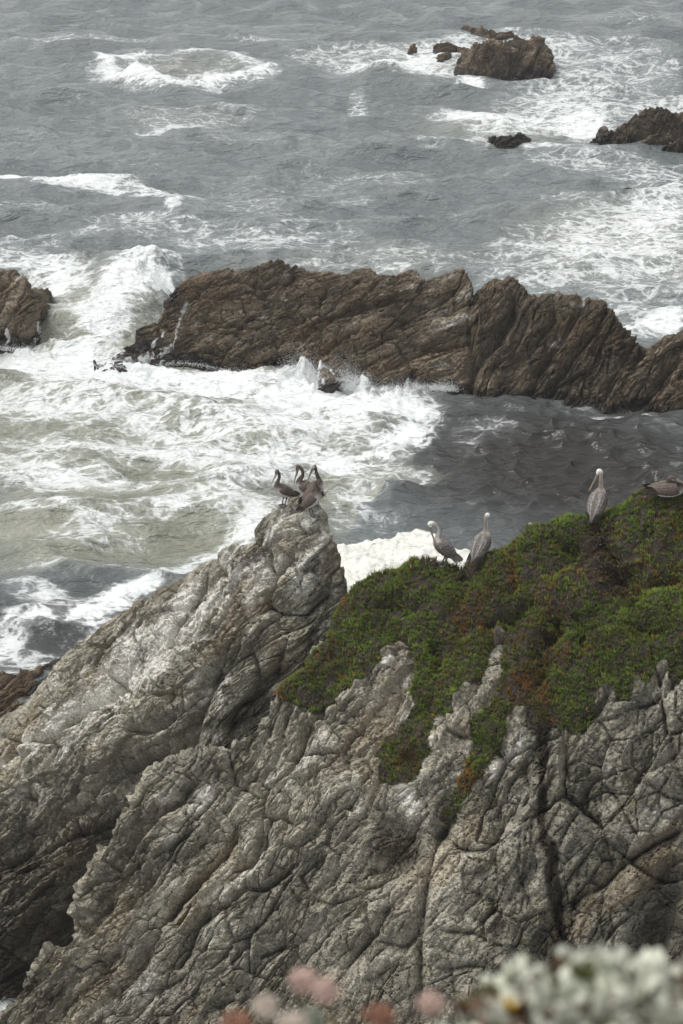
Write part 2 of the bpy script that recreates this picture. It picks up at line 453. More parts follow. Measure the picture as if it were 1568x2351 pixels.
NA_ /= np.linalg.norm(NA_, axis=2, keepdims=True)
angA = R_(43) + 0 * pxA
dA, toneA = relief(SA, angA, [(0.66, .22, .15), (.25, .10, .08), (.11, .05, .036), (.06, .02, .016)], 3, ridge=.105)
dA += 0.14 * fbm(SA * 0.8, 3, 77)
cvA = carve(pxA + 6 * fbm(SA * 1.6, 2, 5), pyA + 6 * fbm(SA * 1.6, 2, 9), featA, ppmA)
cd_, _t = line_dist(pxA, pyA, [(x, y) for x, y, _s in crestA])
dA = dA * (.5 + .5 * sstep(0, 60, cd_)) + cvA * (.4 + .6 * sstep(0, 70, cd_))
SAd = SA + NA_ * dA[..., None]
meA = mesh_np('crag', SAd.reshape(-1, 3), grid_faces(*SA.shape[:2]), smooth=False)
gA = blobs(pxA, pyA, [(560, 1300, 150, 90, -30, .42), (330, 1500, 210, 75, -38, .72), (170, 1640, 190, 65, -40, .62), (690, 1200, 80, 60, 0, .5), (440, 1400, 160, 60, -35, .55),
                      (770, 1430, 50, 90, 20, .62), (480, 1560, 40, 70, 20, .5), (90, 1720, 140, 70, -40, .4), (700, 1330, 60, 100, 10, .42), (500, 1650, 120, 60, -30, .25), (240, 1850, 160, 60, -35, .3)])
wet_shadeA = np.clip(sstep(2050, 2250, pyA - 0.25 * pxA + 60 * fbm(SA * .7, 3, 4)) * .85, 0, 1)  # wet foot of the crag, darkened further to paint in the gully's shade
wet_shadeA = np.maximum(wet_shadeA, 0.6 * sstep(0, 1, blobs(pxA, pyA, [(120, 1960, 260, 120, -30, 1.0), (60, 2150, 250, 150, -30, 1.2)])))
oA = blobs(pxA, pyA, [(600, 1270, 120, 20, -35, .45), (430, 1560, 160, 18, -48, .4), (520, 1480, 120, 22, -52, .45), (640, 1500, 40, 90, 10, .3)])
rock_paint(meA, SAd, P_GREY, toneA, 1.3 * gA, wet_shadeA, oA, 0 * gA)
crag = link('crag', meA, GREY, kind='structure', label='pale grey rock crag streaked white where four pelicans perch')

# ------------------------------------------------------------------ front cliff
crestB = [(-90, 2440, 37.0), (60, 2268, 36.6), (110, 2195, 36.3), (160, 2155, 36.1), (172, 2090, 36.0), (205, 2010, 35.8), (232, 1950, 35.6), (275, 1885, 35.4), (322, 1822, 35.2), (350, 1765, 35.1),
          (420, 1738, 35.0), (470, 1735, 35.0), (535, 1700, 34.9), (590, 1660, 34.9), (645, 1598, 34.9), (700, 1540, 35.0), (765, 1480, 35.1), (785, 1410, 35.2), (805, 1370, 35.2), (850, 1340, 35.0),
          (900, 1316, 34.8), (950, 1294, 34.5), (1010, 1292, 34.3), (1062, 1304, 34.2), (1095, 1282, 34.1), (1150, 1270, 33.9), (1200, 1240, 33.7), (1260, 1216, 33.6), (1330, 1200, 33.4), (1380, 1186, 33.3),
          (1430, 1158, 33.1), (1490, 1140, 33.0), (1568, 1128, 32.9), (1680, 1100, 32.8), (1850, 1060, 32.6)]
nB = len(crestB)
cB = np.array([at(*p) for p in crestB])
footx = np.interp(np.arange(nB), [0, 10, 18, 25, 32, nB - 1], [60, 380, 700, 1060, 1480, 1800])
fslant = np.interp(footx, [60, 400, 800, 1200, 1568, 1800], [36.0, 34.2, 33.2, 32.6, 32.0, 31.6])
fB = np.array([at(x, 2520, s) for x, s in zip(footx, fslant)])
isl = (np.arange(nB) < 17)[:, None]
bB = np.where(isl, [[-0.2, 0.6, 0]], [[0.15, 1.0, 0]])
rowsB = [cB + bB * 4.5 + [0, 0, -8.5], cB + bB * 2.0 + [0, 0, -3.4], cB + bB * 0.7 + [0, 0, -0.75], cB]
wgt = np.interp(np.arange(nB), [0, 12, 18, 24, nB - 1], [0.1, 0.25, 0.8, 1.25, 1.45])[:, None]
for t, bu in ((0.08, 0.2), (0.24, 0.55), (0.42, 0.72), (0.62, 0.5), (0.82, 0.2)):
    rowsB.append(cB * (1 - t) + fB * t + np.array([0, -0.62, 0.78]) * bu * wgt)
rowsB.append(fB); rowsB.append(fB + [0, -0.5, -4.5])
SB = loft(rowsB, 640, 690, rw=[.08, .15, .5, 1.2, 1, 1, 1, 1, 1, .12])
pxB, pyB, _ = proj(SB)
ppmB = FD / 33.8
featB = [
    (C2((1330, 1450), (1200, 1580), (1080, 1720), (1000, 1800), (920, 1970), (840, 2091)), .36, .09), (C2((780, 1580), (720, 1720), (690, 1850), (600, 2000)), .2, .06),
    (C2((870, 1620), (800, 1800), (750, 1900)), .2, .06), (C2((700, 1650), (620, 1780), (560, 1900), (520, 2000)), .16, .05), (C2((1568, 1880), (1490, 2000), (1400, 2091)), .2, .07),
    (C2((1180, 1600), (1320, 1720), (1568, 1690)), .08, .04), (C2((1190, 1750), (1330, 1800), (1500, 1900)), .07, .035), (C2((1060, 1660), (1100, 1580), (1010, 1640)), .3, .12),
    (CL((905, 215), (830, 285), (730, 345), (670, 400), (600, 490), (560, 590), (500, 650)), .36, .09), (CL((1085, 430), (1030, 530), (960, 590), (880, 690), (800, 790), (730, 860)), .36, .09),
    (CL((1360, 590), (1290, 640), (1200, 700), (1130, 690), (1060, 750), (1000, 800), (930, 840)), .30, .10), (CL((960, 800), (910, 860), (860, 980), (780, 1060)), .38, .12),
    (CL((1240, 340), (1200, 420), (1180, 540), (1120, 620)), .28, .09), (CL((1330, 380), (1290, 480), (1240, 600)), .14, .05), (CL((1200, 350), (1300, 360), (1360, 400)), .2, .05),
    (CL((650, 300), (620, 420), (560, 530)), .18, .07), (CL((700, 630), (640, 720), (580, 820)), .25, .10), (CL((1000, 250), (920, 330), (850, 420), (790, 520), (740, 590), (690, 650), (640, 760)), .2, .07),
    (CL((1360, 100), (1290, 190), (1210, 260), (1150, 330)), .16, .06), (CL((1480, 190), (1400, 280), (1350, 330)), .14, .05), (CL((1568, 330), (1460, 400), (1380, 500), (1370, 600)), .12, .05),
    (CL((1500, 540), (1420, 600), (1380, 640), (1400, 700)), .22, .05), (CL((1300, 760), (1200, 860), (1100, 990), (1000, 1080)), .16, .07), (CL((1260, 980), (1200, 1000), (1300, 950)), .2, .06),
    (CL((740, 880), (640, 1010), (560, 1100)), .22, .09), (CL((560, 960), (480, 1060), (380, 1140), (280, 1240)), .2, .08), (CL((860, 1080), (720, 1150), (640, 1230), (560, 1315)), .22, .09),
    (CL((1150, 1180), (1040, 1210), (940, 1260)), .16, .07), (CL((1080, 620), (1130, 560), (1010, 700)), .1, .05), (CL((520, 760), (440, 820), (380, 930)), .28, .12), (CL((640, 640), (560, 700), (500, 780)), .16, .06),
    (CR((930, 40), (925, 250), (940, 400), (985, 560), (975, 700), (990, 860), (985, 1000)), .13, .17), (CR((440, 400), (400, 560), (385, 720), (370, 900), (365, 1180), (360, 1315)), .22, .07),
    (CR((480, 470), (510, 505), (600, 520), (670, 515), (720, 460), (730, 330)), .2, .06), (CR((470, 350), (440, 420), (420, 470)), .4, .14), (CR((660, 520), (720, 430), (800, 330), (830, 240)), .12, .05),
    (CR((1190, 160), (1130, 230), (1080, 320), (1040, 430), (1000, 520)), .2, .06), (CR((1180, 180), (1260, 270), (1330, 400), (1380, 500)), .14, .05), (CR((1150, 240), (1160, 380), (1230, 500), (1250, 600)), .12, .05),
    (CR((1568, 420), (1450, 490), (1330, 570), (1230, 650), (1150, 710)), .34, .07), (CR((1568, 560), (1490, 610), (1400, 700), (1350, 820), (1310, 950)), .2, .08),
    (CR((1568, 700), (1490, 720), (1440, 820), (1420, 950), (1400, 1060)), .7, .28), (CR((1330, 180), (1420, 220), (1500, 270), (1568, 290)), .16, .06), (CR((1120, 230), (1110, 340), (1150, 400)), .2, .06),
    (CR((130, 380), (250, 420), (330, 480), (240, 580), (100, 620)), .30, .22), (CR((480, 890), (600, 900), (660, 930)), .18, .05), (CR((540, 800), (600, 760), (640, 720)), .12, .05),
    (CR((660, 930), (650, 840), (700, 780), (680, 720)), .16, .06), (CR((800, 700), (740, 760), (560, 680)), .1, .05), (CR((820, 600), (840, 700), (880, 780)), .14, .05), (CR((230, 760), (160, 900), (60, 1010), (0, 1060)), .3, .12),
    (CR((80, 700), (160, 660), (250, 620)), .22, .07), (CR((380, 760), (350, 900), (300, 960), (180, 930)), .22, .10), (CR((470, 1060), (560, 1040), (650, 1060), (640, 1130)), .2, .06),
    (CR((140, 150), (60, 280), (0, 330)), .16, .06), (CR((160, 250), (60, 400), (0, 470)), .14, .06), (CR((1130, 700), (1060, 760), (1050, 870)), .14, .06), (CR((1568, 60), (1480, 130), (1340, 190)), .12, .06),
    (CR((1200, 700), (1190, 830), (1210, 960)), .12, .06), (CR((660, 40), (560, 160), (490, 280)), .3, .12), (CR((880, 60), (840, 140), (860, 250), (840, 330)), .16, .06),
    (CG((230, 640), (330, 720), (340, 830), (250, 950), (160, 1100)), .2, .12), (CG((740, 640), (740, 830), (620, 1040)), .2, .1), (CG((660, 660), (630, 860), (540, 1000)), .2, .1),
    (CG((1240, 900), (1170, 990), (1040, 1120)), .25, .09), (CG((1500, 820), (1420, 930), (1380, 1000)), .12, .06), (CG((30, 910), (110, 860), (150, 830)), .2, .08), (CG((80, 920), (10, 1000)), .14, .05),
]
# ice plant cover: traced areas, their edges frayed
main_poly = [(770, 1395), (800, 1350), (850, 1325), (950, 1270), (1060, 1270), (1150, 1250), (1250, 1190), (1380, 1160), (1480, 1110), (1600, 1080), (1900, 1000), (1900, 1500)] + \
    CG((1568, 830), (1530, 880), (1500, 810), (1440, 850), (1420, 900), (1350, 870), (1330, 920), (1280, 970), (1260, 890), (1200, 880), (1150, 1000), (1120, 1090), (1000, 1110), (900, 1060), (870, 1000), (800, 970),
       (770, 1030), (690, 1100), (640, 1200), (560, 1330), (480, 1500), (470, 1480), (500, 1400), (560, 1290), (620, 1180), (590, 1120), (600, 1040), (690, 960), (740, 880), (730, 800), (750, 690), (740, 630), (700, 640), (680, 720), (640, 830),
       (560, 900), (520, 1000), (440, 1010), (400, 1090), (370, 1180), (300, 1300), (190, 1330), (215, 1220), (150, 1180), (250, 1090), (330, 1000), (330, 870), (340, 760), (280, 640), (230, 650), (180, 790), (90, 850), (30, 900), (0, 900)) + \
    C2((1330, 1470), (1180, 1600), (1020, 1640), (880, 1580), (785, 1550), (800, 1480), (880, 1370), (1060, 1290), (1190, 1180), (1210, 1080), (1190, 980), (1240, 880))
wx = pxB + 9 * fbm(SB * 2.2, 3, 21) + 5 * fbm(SB * 7, 2, 23); wy = pyB + 26 * fbm(SB * 2.2, 3, 25) + 12 * fbm(SB * 7, 2, 27)
ice = in_poly(wx, wy, main_poly) | in_poly(wx, .5 * wy + .5 * pyB, CG((700, 1080), (770, 1040), (720, 1160), (670, 1240), (610, 1330), (550, 1430), (500, 1510), (435, 1510), (470, 1400), (530, 1290), (590, 1180))) | in_poly(wx, .5 * wy + .5 * pyB, CG((190, 1340), (205, 1230), (160, 1190), (300, 1090), (390, 1120), (400, 1200), (330, 1330), (260, 1350)))
for hole in (CG((500, 770), (530, 770), (520, 800), (500, 800)), CG((690, 670), (745, 640), (745, 720), (735, 790), (690, 810), (660, 760)), CG((640, 830), (720, 850), (700, 950), (630, 1040), (570, 1000), (600, 900))):
    ice &= ~in_poly(wx, wy, hole)
crest_row = np.argmax(np.linspace(0, 1, SB.shape[0])[:, None] * 0 + (pyB == pyB.min(0)[None, :]), axis=0)
behind = np.arange(SB.shape[0])[:, None] < crest_row[None, :] - 30
ice &= ~behind
NB_ = facing(SB) * 0.6 + np.array([0, -0.66, 0.72]) * 0.4
NB_ /= np.linalg.norm(NB_, axis=2, keepdims=True)
wside = sstep(850, 1150, pxB)
dB1, toneB1 = relief(SB, R_(52) + 0 * pxB, [(0.6, .21, .14), (.23, .095, .075), (.10, .046, .034), (.055, .018, .015)], 13, ridge=.10)
dB2, toneB2 = relief(SB, R_(62) + 0 * pxB, [(0.95, .27, .15), (.34, .11, .08), (.13, .05, .036), (.06, .018, .015)], 19, ridge=.085, aniso=1.7)
dB = dB1 * (1 - wside) + dB2 * wside; toneB = toneB1 * (1 - wside) + toneB2 * wside
dB += 0.16 * fbm(SB * 0.75, 3, 88)
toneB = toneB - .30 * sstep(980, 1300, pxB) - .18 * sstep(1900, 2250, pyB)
jx, jy = 10 * fbm(SB * 1.6, 3, 5), 10 * fbm(SB * 1.6, 3, 9)
cvB = carve(pxB + jx, pyB + jy, featB, ppmB)
icef = ice.astype(float)
for _ in range(6):        # soften the cover mask
    icef[1:-1, 1:-1] = (icef[1:-1, 1:-1] * 2 + icef[:-2, 1:-1] + icef[2:, 1:-1] + icef[1:-1, :-2] + icef[1:-1, 2:]) / 6
cush = 0.05 + 0.20 * fbm(SB * 1.1, 3, 61) + 0.09 * fbm(SB * 3.2, 2, 63)
# overhangs and hollows in the mat
hol = 1.5 * carve(pxB, pyB, [(CG((1400, 420), (1480, 400), (1560, 380)), .2, .12), (CG((1180, 240), (1240, 300), (1220, 400)), .2, .12), (CG((540, 380), (600, 430), (560, 520)), .14, .1), (CG((1060, 560), (1120, 640), (1100, 740)), .16, .1), (CG((880, 720), (930, 800), (900, 900)), .2, .1), (CG((1330, 620), (1420, 660), (1500, 640)), .16, .12), (CG((160, 560), (260, 520), (330, 560)), .12, .1), (CG((1290, 330), (1290, 420), (1340, 520)), .35, .3), (CG((960, 560), (990, 640), (920, 700)), .3, .16), (CG((640, 620), (720, 610), (800, 560), (880, 500)), .2, .14),
                       (CG((400, 700), (440, 760), (420, 840)), .22, .12), (CG((960, 190), (1010, 260), (1100, 300)), .15, .12), (CG((780, 330), (800, 420), (760, 500)), .15, .12)], ppmB)
dB = (dB + cvB) * (1 - 0.75 * icef) + (cush + hol) * icef
SBd = SB + NB_ * dB[..., None]
meB = mesh_np('cliff', SBd.reshape(-1, 3), grid_faces(*SB.shape[:2]), smooth=False)
gB = blobs(pxB, pyB, [(500, 1800, 200, 60, -42, .45), (380, 1860, 120, 50, -48, .42), (560, 2010, 200, 50, -45, .38), (300, 2270, 150, 50, -40, .42), (1160, 1740, 90, 26, -40, .45), (950, 1650, 70, 60, -50, .35), (940, 1840, 30, 40, 0, .5),
                      (1110, 1600, 30, 90, 12, .4), (930, 1530, 50, 60, -50, .38), (1010, 1640, 40, 40, 0, .3), (700, 1800, 160, 160, 0, .22)])
oB = np.clip(icef * 1.4, 0, 1.2)
sd, st_ = line_dist(pxB + jx * 2, pyB, CR((930, -60), (925, 250), (940, 400), (985, 560), (975, 700), (990, 860), (985, 1000)))
oB = np.maximum(oB, 0.95 * np.exp(-(sd / 17) ** 2))
oB = np.maximum(oB, blobs(pxB, pyB, [(1230, 1640, 30, 60, 0, .8), (900, 1830, 60, 30, -30, .25), (1000, 2130, 120, 40, -10, .3), (1000, 2040, 90, 30, 10, .25), (560, 2150, 140, 26, -30, .3), (1010, 1850, 24, 60, 30, .4), (760, 1850, 40, 130, 40, .2)]))
wB = blobs(pxB, pyB, [(900, 1945, 75, 70, 0, .72), (1520, 2130, 90, 120, 0, .4), (1540, 1980, 50, 80, 20, .3), (100, 2300, 120, 90, -50, .5), (250, 2050, 40, 120, 25, .55), (300, 1980, 60, 140, 35, .45), (430, 1960, 30, 110, 38, .35), (1200, 2140, 120, 60, 0, .42), (700, 1690, 60, 30, -40, .4), (900, 1620, 16, 40, 20, .5)])
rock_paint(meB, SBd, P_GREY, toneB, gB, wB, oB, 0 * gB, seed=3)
cliff = link('cliff', meB, GREY, kind='structure', label='steep grey cliff face below the green ice plant')
FB, PXB, PYB = SBd.reshape(-1, 3), *proj(SBd.reshape(-1, 3))[:2]
def surf(S, x, y, behind_ok=False):
    """point of a displaced sheet seen at picture position x, y (nearest to the camera)"""
    P = S.reshape(-1, 3); a, b, z = proj(P)
    d = np.hypot(a - x, b - y)
    c = np.where(d < 4.0)[0]
    if len(c) == 0: return P[np.argmin(d)]
    return P[c[np.argmin(z[c])]]

# ================================================================== sea
AZ0 = math.atan(784.0 / FD) * 1.28
dep = np.concatenate([np.radians(np.linspace(60, 39.5, 30)), np.radians(np.linspace(39.4, 29.2, 70)), np.radians(np.linspace(29.1, 8.2, 500)), np.radians(np.geomspace(8.0, 0.9, 70))])
azi = np.linspace(-AZ0, AZ0, 520)
# widen the far sheet to both sides
azi = np.concatenate([np.linspace(-1.2, -AZ0, 30)[:-1], azi, np.linspace(AZ0, 1.2, 30)[1:]])
hh = CAM_H / np.tan(dep)
X0 = hh[:, None] * np.tan(azi)[None, :]; Y0 = np.repeat(hh[:, None], len(azi), 1)
rowstep = np.gradient(hh)[:, None] * np.ones_like(X0)
px, py, _ = proj(np.stack([X0, Y0, 0 * X0], -1))

rng = np.random.RandomState(11)
Z = np.zeros_like(X0); DX = np.zeros_like(X0); DY = np.zeros_like(X0)
calm = 1 - 0.25 * blobs(px, py, [(1300, 1060, 420, 150, 5, 1.0)])           # sheltered pool
for k in range(96):
    lam = np.exp(rng.uniform(np.log(0.55), np.log(9.0)))
    th = R_(-98) + rng.normal() * 0.62
    kk = 2 * math.pi / lam
    amp = 0.0088 * lam ** 0.86 * rng.uniform(.5, 1.3)
    att = sstep(1.6, 3.4, lam / rowstep) * (calm if lam > 1.2 else 1.0)
    ph = kk * (math.cos(th) * X0 + math.sin(th) * Y0) + rng.uniform(0, 6.28)
    Z += amp * att * np.cos(ph); s_ = amp * att * np.sin(ph) * 0.9
    DX -= s_ * math.cos(th); DY -= s_ * math.sin(th)

poolm = blobs(px, py, [(1300, 1060, 420, 170, 5, 1.0)]); farm = sstep(30, 6, np.degrees(np.arctan2(CAM_H, Y0))) * (1 - poolm)
for k in range(84):
    pl = k < 44
    lam = np.exp(rng.uniform(np.log(.5), np.log(1.7))) if pl else np.exp(rng.uniform(np.log(1.7), np.log(5.5)))
    th = R_(-75) + rng.normal() * (.75 if pl else .36) if pl else R_(-100) + rng.normal() * .36
    kk = 2 * math.pi / lam; amp = (.0150 if pl else .0080) * lam * rng.uniform(.5, 1.3)
    att = sstep(1.5, 3.0, lam / rowstep) * (poolm if pl else farm)
    ph = kk * (math.cos(th) * X0 + math.sin(th) * Y0) + rng.uniform(0, 6.28)
    Z += amp * att * np.cos(ph); s_ = amp * att * np.sin(ph) * 1.1
    DX -= s_ * math.cos(th); DY -= s_ * math.sin(th)

for k in range(12):                      # long swell
    lam = rng.uniform(8, 19); th = R_(-97) + rng.normal() * .28; kk = 2 * math.pi / lam; amp = .0065 * lam * rng.uniform(.5, 1.2)
    ph = kk * (math.cos(th) * X0 + math.sin(th) * Y0) + rng.uniform(0, 6.28)
    Z += amp * farm * np.cos(ph); s_ = amp * farm * np.sin(ph) * 1.2; DX -= s_ * math.cos(th); DY -= s_ * math.sin(th)

def ridge_wave(pts, amp, wid, back=1.8):
    """travelling wave: crest along a line (picture points on the water), steep towards the shore"""
    global Z
    W = [tuple(on_z(x, y)[:2]) for x, y in pts]
    d, t = line_dist(X0, Y0, W)
    j = fbm(np.stack([X0 * .35, Y0 * .35, 0 * X0], -1), 3, 3)
    near = np.interp(X0, [w[0] for w in sorted(W)], [w[1] for w in sorted(W)])
    w = np.where(Y0 < near, wid, wid * back) * (1 + 0.3 * j)
    Z += amp * np.exp(-(d / w) ** 2) * np.clip(np.minimum(t, 1 - t) * 5 + .05, 0, 1) * (1 + 0.5 * j)
ridge_wave([(0, 1172), (200, 1195), (330, 1172), (470, 1130), (620, 1092), (760, 1078)], .42, .7)
ridge_wave([(-60, 1285), (100, 1262), (250, 1240), (450, 1200), (600, 1150)], .30, .6)
ridge_wave([(-60, 925), (120, 905), (250, 915), (400, 945), (560, 985)], .40, .8)
ridge_wave([(730, 1140), (800, 1118), (870, 1120), (940, 1170)], .45, .5)
ridge_wave([(300, 1060), (480, 1040), (650, 1000), (830, 985), (960, 960)], .35, .7)
ridge_wave([(0, 1050), (160, 1075), (300, 1105)], .30, .6)
ridge_wave([(380, 590), (330, 640), (290, 690), (240, 750), (200, 790)], .7, 1.6)
ridge_wave([(560, 190), (760, 178), (900, 188), (1060, 208)], .55, 1.2)
ridge_wave([(960, 300), (1080, 285), (1200, 290)], .45, 1.2)
ridge_wave([(-40, 410), (150, 420), (330, 440), (480, 470)], .28, 1.0)
ridge_wave([(60, 1425), (120, 1405), (200, 1400), (330, 1425)], .16, .28)
# the breaker over the sunken rock: a rounded swell whose front rim spills
jj = fbm(np.stack([X0 * .3, Y0 * .3, 0 * X0], -1), 3, 9); j2 = fbm(np.stack([X0 * .9, Y0 * .9, 0 * X0], -1), 3, 29)
rx_, ry_ = (px - 425 + 26 * jj) / 215, (py - 162 + 7 * j2 + 5 * jj) / 46
rr = np.hypot(rx_, ry_); ra = np.arctan2(ry_, rx_)
low = np.clip(np.sin(ra) + .25, 0, 1)
Z += (0.85 + .6 * jj + .3 * j2) * np.exp(-((rr - 0.82) / 0.24) ** 2) * (0.3 + 0.8 * low) - 0.3 * np.exp(-(rr / .6) ** 2)

# water thrown up against the ridge
def run_up(pts, amp, wid):
    global Z
    W = [tuple(on_z(x, y)[:2]) for x, y in pts]
    d, t = line_dist(X0, Y0, W)
    n = np.abs(fbm(np.stack([X0 * 1.3, Y0 * 1.3, 0 * X0], -1), 4, 44)) * 1.8 + .8 * np.clip(fbm(np.stack([X0 * 3.1, Y0 * 3.1, 0 * X0], -1), 2, 46), 0, 1)
    Z += amp * n * np.exp(-(d / wid) ** 2) * np.clip(np.minimum(t, 1 - t) * 6 + .1, 0, 1)
run_up([(630, 862), (700, 868), (750, 884), (800, 886), (850, 900), (920, 900), (985, 893), (1045, 900)], .5, .55)
run_up([(680, 872), (740, 888), (800, 890)], .5, .5)
run_up([(230, 842), (330, 850), (420, 832), (520, 850), (640, 856)], .16, .4)
run_up([(330, 620), (372, 655), (388, 700), (370, 735), (310, 770)], .35, 1.0)
run_up([(0, 802), (60, 806), (100, 800), (118, 740)], .35, .5)
# ---- foam cover (0..1.2), laid out on the water
foamL = [
    (620, 330, 380, 50, 3, .30), (720, 415, 420, 50, 0, .32), (180, 235, 220, 36, 0, .28), (230, 360, 260, 36, 0, .30), (600, 470, 300, 40, 0, .34), (1000, 400, 300, 40, 0, .30), (100, 170, 120, 30, 0, .26), (700, 60, 300, 20, 0, .28), (60, 480, 150, 30, 0, .36),
    (150, 92, 230, 13, 0, .50), (250, 97, 110, 7, 0, .55), (560, 88, 200, 12, 3, .35), (800, 140, 200, 34, 4, .50), (930, 165, 190, 26, 3, .95), (1010, 120, 130, 40, -10, .72), (880, 120, 170, 26, 4, .52),
    (1080, 200, 40, 12, 5, .9), (900, 185, 150, 8, 3, .95), (1180, 120, 120, 70, 0, .55), (1340, 170, 230, 120, 0, .52), (1300, 245, 200, 40, 0, .62), (1300, 100, 120, 30, 10, .5), (1450, 40, 150, 22, 0, .38), (1480, 160, 120, 100, 0, .40),
    (1110, 275, 130, 20, 3, .90), (1200, 285, 150, 28, 0, .82), (1330, 280, 90, 42, 0, .95), (1500, 250, 120, 40, 0, .6), (1120, 320, 120, 16, 0, .55), (1250, 335, 90, 16, 0, .65), (1330, 370, 200, 26, 0, .45), (1480, 395, 130, 40, 0, .48),
    (820, 235, 30, 34, 20, .48), (990, 330, 60, 30, 0, .42), (880, 270, 300, 30, 0, .26), (420, 268, 180, 40, 0, .42), (330, 300, 90, 14, -8, .52), (560, 250, 70, 20, 0, .45), (430, 285, 100, 10, -12, .6), (60, 320, 100, 30, 0, .3),
    (60, 408, 120, 9, 3, .85), (190, 425, 170, 13, 5, .85), (300, 442, 150, 12, 4, .82), (420, 448, 130, 12, -3, .6), (400, 475, 40, 16, -35, .75), (290, 500, 130, 18, 0, .55), (180, 530, 150, 16, 0, .45), (450, 540, 300, 40, 3, .44), (650, 560, 220, 40, 0, .42),
    (720, 520, 240, 40, 0, .36), (820, 460, 60, 14, 0, .42), (60, 560, 120, 30, 0, .45), (980, 600, 300, 45, 0, .40), (1050, 490, 90, 20, 0, .34), (1250, 560, 160, 50, 0, .55), (1400, 540, 190, 90, -10, .66), (1520, 470, 110, 70, 0, .70), (1480, 640, 190, 70, 0, .58), (1220, 640, 160, 40, 0, .55),
    (1380, 600, 160, 40, 0, .62), (1540, 560, 90, 70, 0, .66), (1500, 740, 110, 34, -14, 1.0), (1400, 700, 130, 40, 0, .5), (1130, 660, 60, 30, 0, .5), (800, 620, 300, 20, 0, .4), (1290, 460, 120, 26, 0, .40),
    (300, 665, 130, 70, -25, 1.0), (240, 750, 100, 80, -50, .98), (150, 830, 120, 60, -20, .9), (60, 600, 150, 40, 5, .70), (130, 640, 110, 40, 0, .72), (130, 720, 60, 70, 0, .46), (330, 620, 70, 30, 0, .92), (380, 660, 30, 30, 0, .9), (30, 830, 120, 40, 0, .9), (420, 600, 80, 20, 0, .6),
    (300, 860, 190, 50, 5, 1.0), (520, 880, 200, 45, 3, 1.0), (720, 905, 190, 55, 0, 1.05), (880, 935, 140, 50, 0, 1.05), (960, 950, 70, 34, 0, 1.1), (930, 1000, 90, 26, -10, .85), (80, 930, 220, 60, 0, .60), (250, 940, 240, 60, 0, .58), (450, 970, 260, 60, 5, .70), (700, 980, 240, 50, 0, .80),
    (150, 1030, 260, 50, 0, .66), (420, 1050, 260, 45, 0, .68), (660, 1050, 220, 40, 0, .78), (880, 1030, 110, 40, -10, .66), (100, 1100, 220, 40, 0, .70), (330, 1115, 200, 30, 3, .62), (560, 1110, 180, 34, -8, .70), (760, 1070, 160, 24, -5, .70), (870, 1090, 110, 34, 0, .52), (820, 1130, 100, 36, 0, .60),
    (100, 1180, 180, 20, 4, .66), (330, 1190, 190, 32, -8, .72), (520, 1160, 120, 50, -20, .66), (560, 1220, 90, 40, -40, .72), (480, 1260, 110, 26, -20, .62), (180, 1240, 220, 24, -3, .55), (100, 1290, 200, 26, 0, .36), (320, 1300, 170, 22, -6, .44), (420, 1310, 60, 20, -35, .62), (660, 1190, 90, 60, 0, .6), (810, 1180, 70, 50, 0, .5), (880, 1200, 60, 30, 0, .42),
    (285, 1362, 95, 24, -16, 1.05), (240, 1400, 110, 24, -20, .9), (120, 1380, 110, 34, 10, .62), (70, 1430, 110, 26, -12, .78), (30, 1465, 90, 24, -30, .7), (200, 1432, 130, 16, 0, .72), (230, 1460, 70, 22, -20, .66), (90, 1500, 140, 26, 0, .44), (40, 1350, 100, 20, 0, .4), (60, 1528, 100, 10, 0, .5),
    (1110, 985, 110, 34, -10, .36), (1290, 925, 150, 8, 4, .36), (1400, 945, 200, 9, 4, .40), (1540, 985, 120, 22, 0, .38), (1230, 985, 200, 30, 0, .2), (1080, 1040, 80, 40, 0, .30), (1480, 1040, 120, 20, 0, .26), (950, 1095, 70, 30, 0, .36), (1300, 1100, 200, 60, 0, .10),
    (10, 2300, 40, 50, 0, 1.0),
]
foam = np.zeros_like(X0)
for b_ in foamL:
    q_ = blobs(px, py, [b_]); foam = np.maximum(foam, q_) + (0 if b_[5] > .8 else 0.18 * np.minimum(foam, q_))
ringf = np.exp(-((rr - 0.84) / (0.16 + .10 * low)) ** 2) * np.interp(np.degrees(ra), [-180, -150, -90, -30, 0, 30, 60, 120, 150, 180], [.9, .8, .58, .56, .85, 1.05, 1.1, 1.1, 1.0, .9]) * (1.05 + 0.45 * jj)
ringf = np.maximum(ringf, .36 * np.exp(-(rr / .8) ** 4) + .25 * blobs(px, py, [(300, 150, 80, 36, -20, 1.0), (540, 165, 70, 30, 0, .8), (420, 178, 130, 10, 3, 1.2)]))
ringf = np.maximum(ringf, .62 * np.exp(-(((px - 240) / 60) ** 2 + ((py - 165) / 30) ** 2)))
foam = np.maximum(foam, ringf)
foam = np.minimum(foam, 1.15)
# the white front stops sharply at the dark pool
pool = in_poly(px + 14 * jj, py + 10 * jj, [(1008, 885), (1018, 950), (1010, 985), (975, 1000), (950, 1010), (940, 1060), (1050, 1090), (900, 1130), (830, 1180), (800, 1230), (1000, 1215), (1100, 1270), (1900, 1300), (1900, 880), (1568, 940)])
foam = np.where(pool, np.minimum(foam, .48), foam)
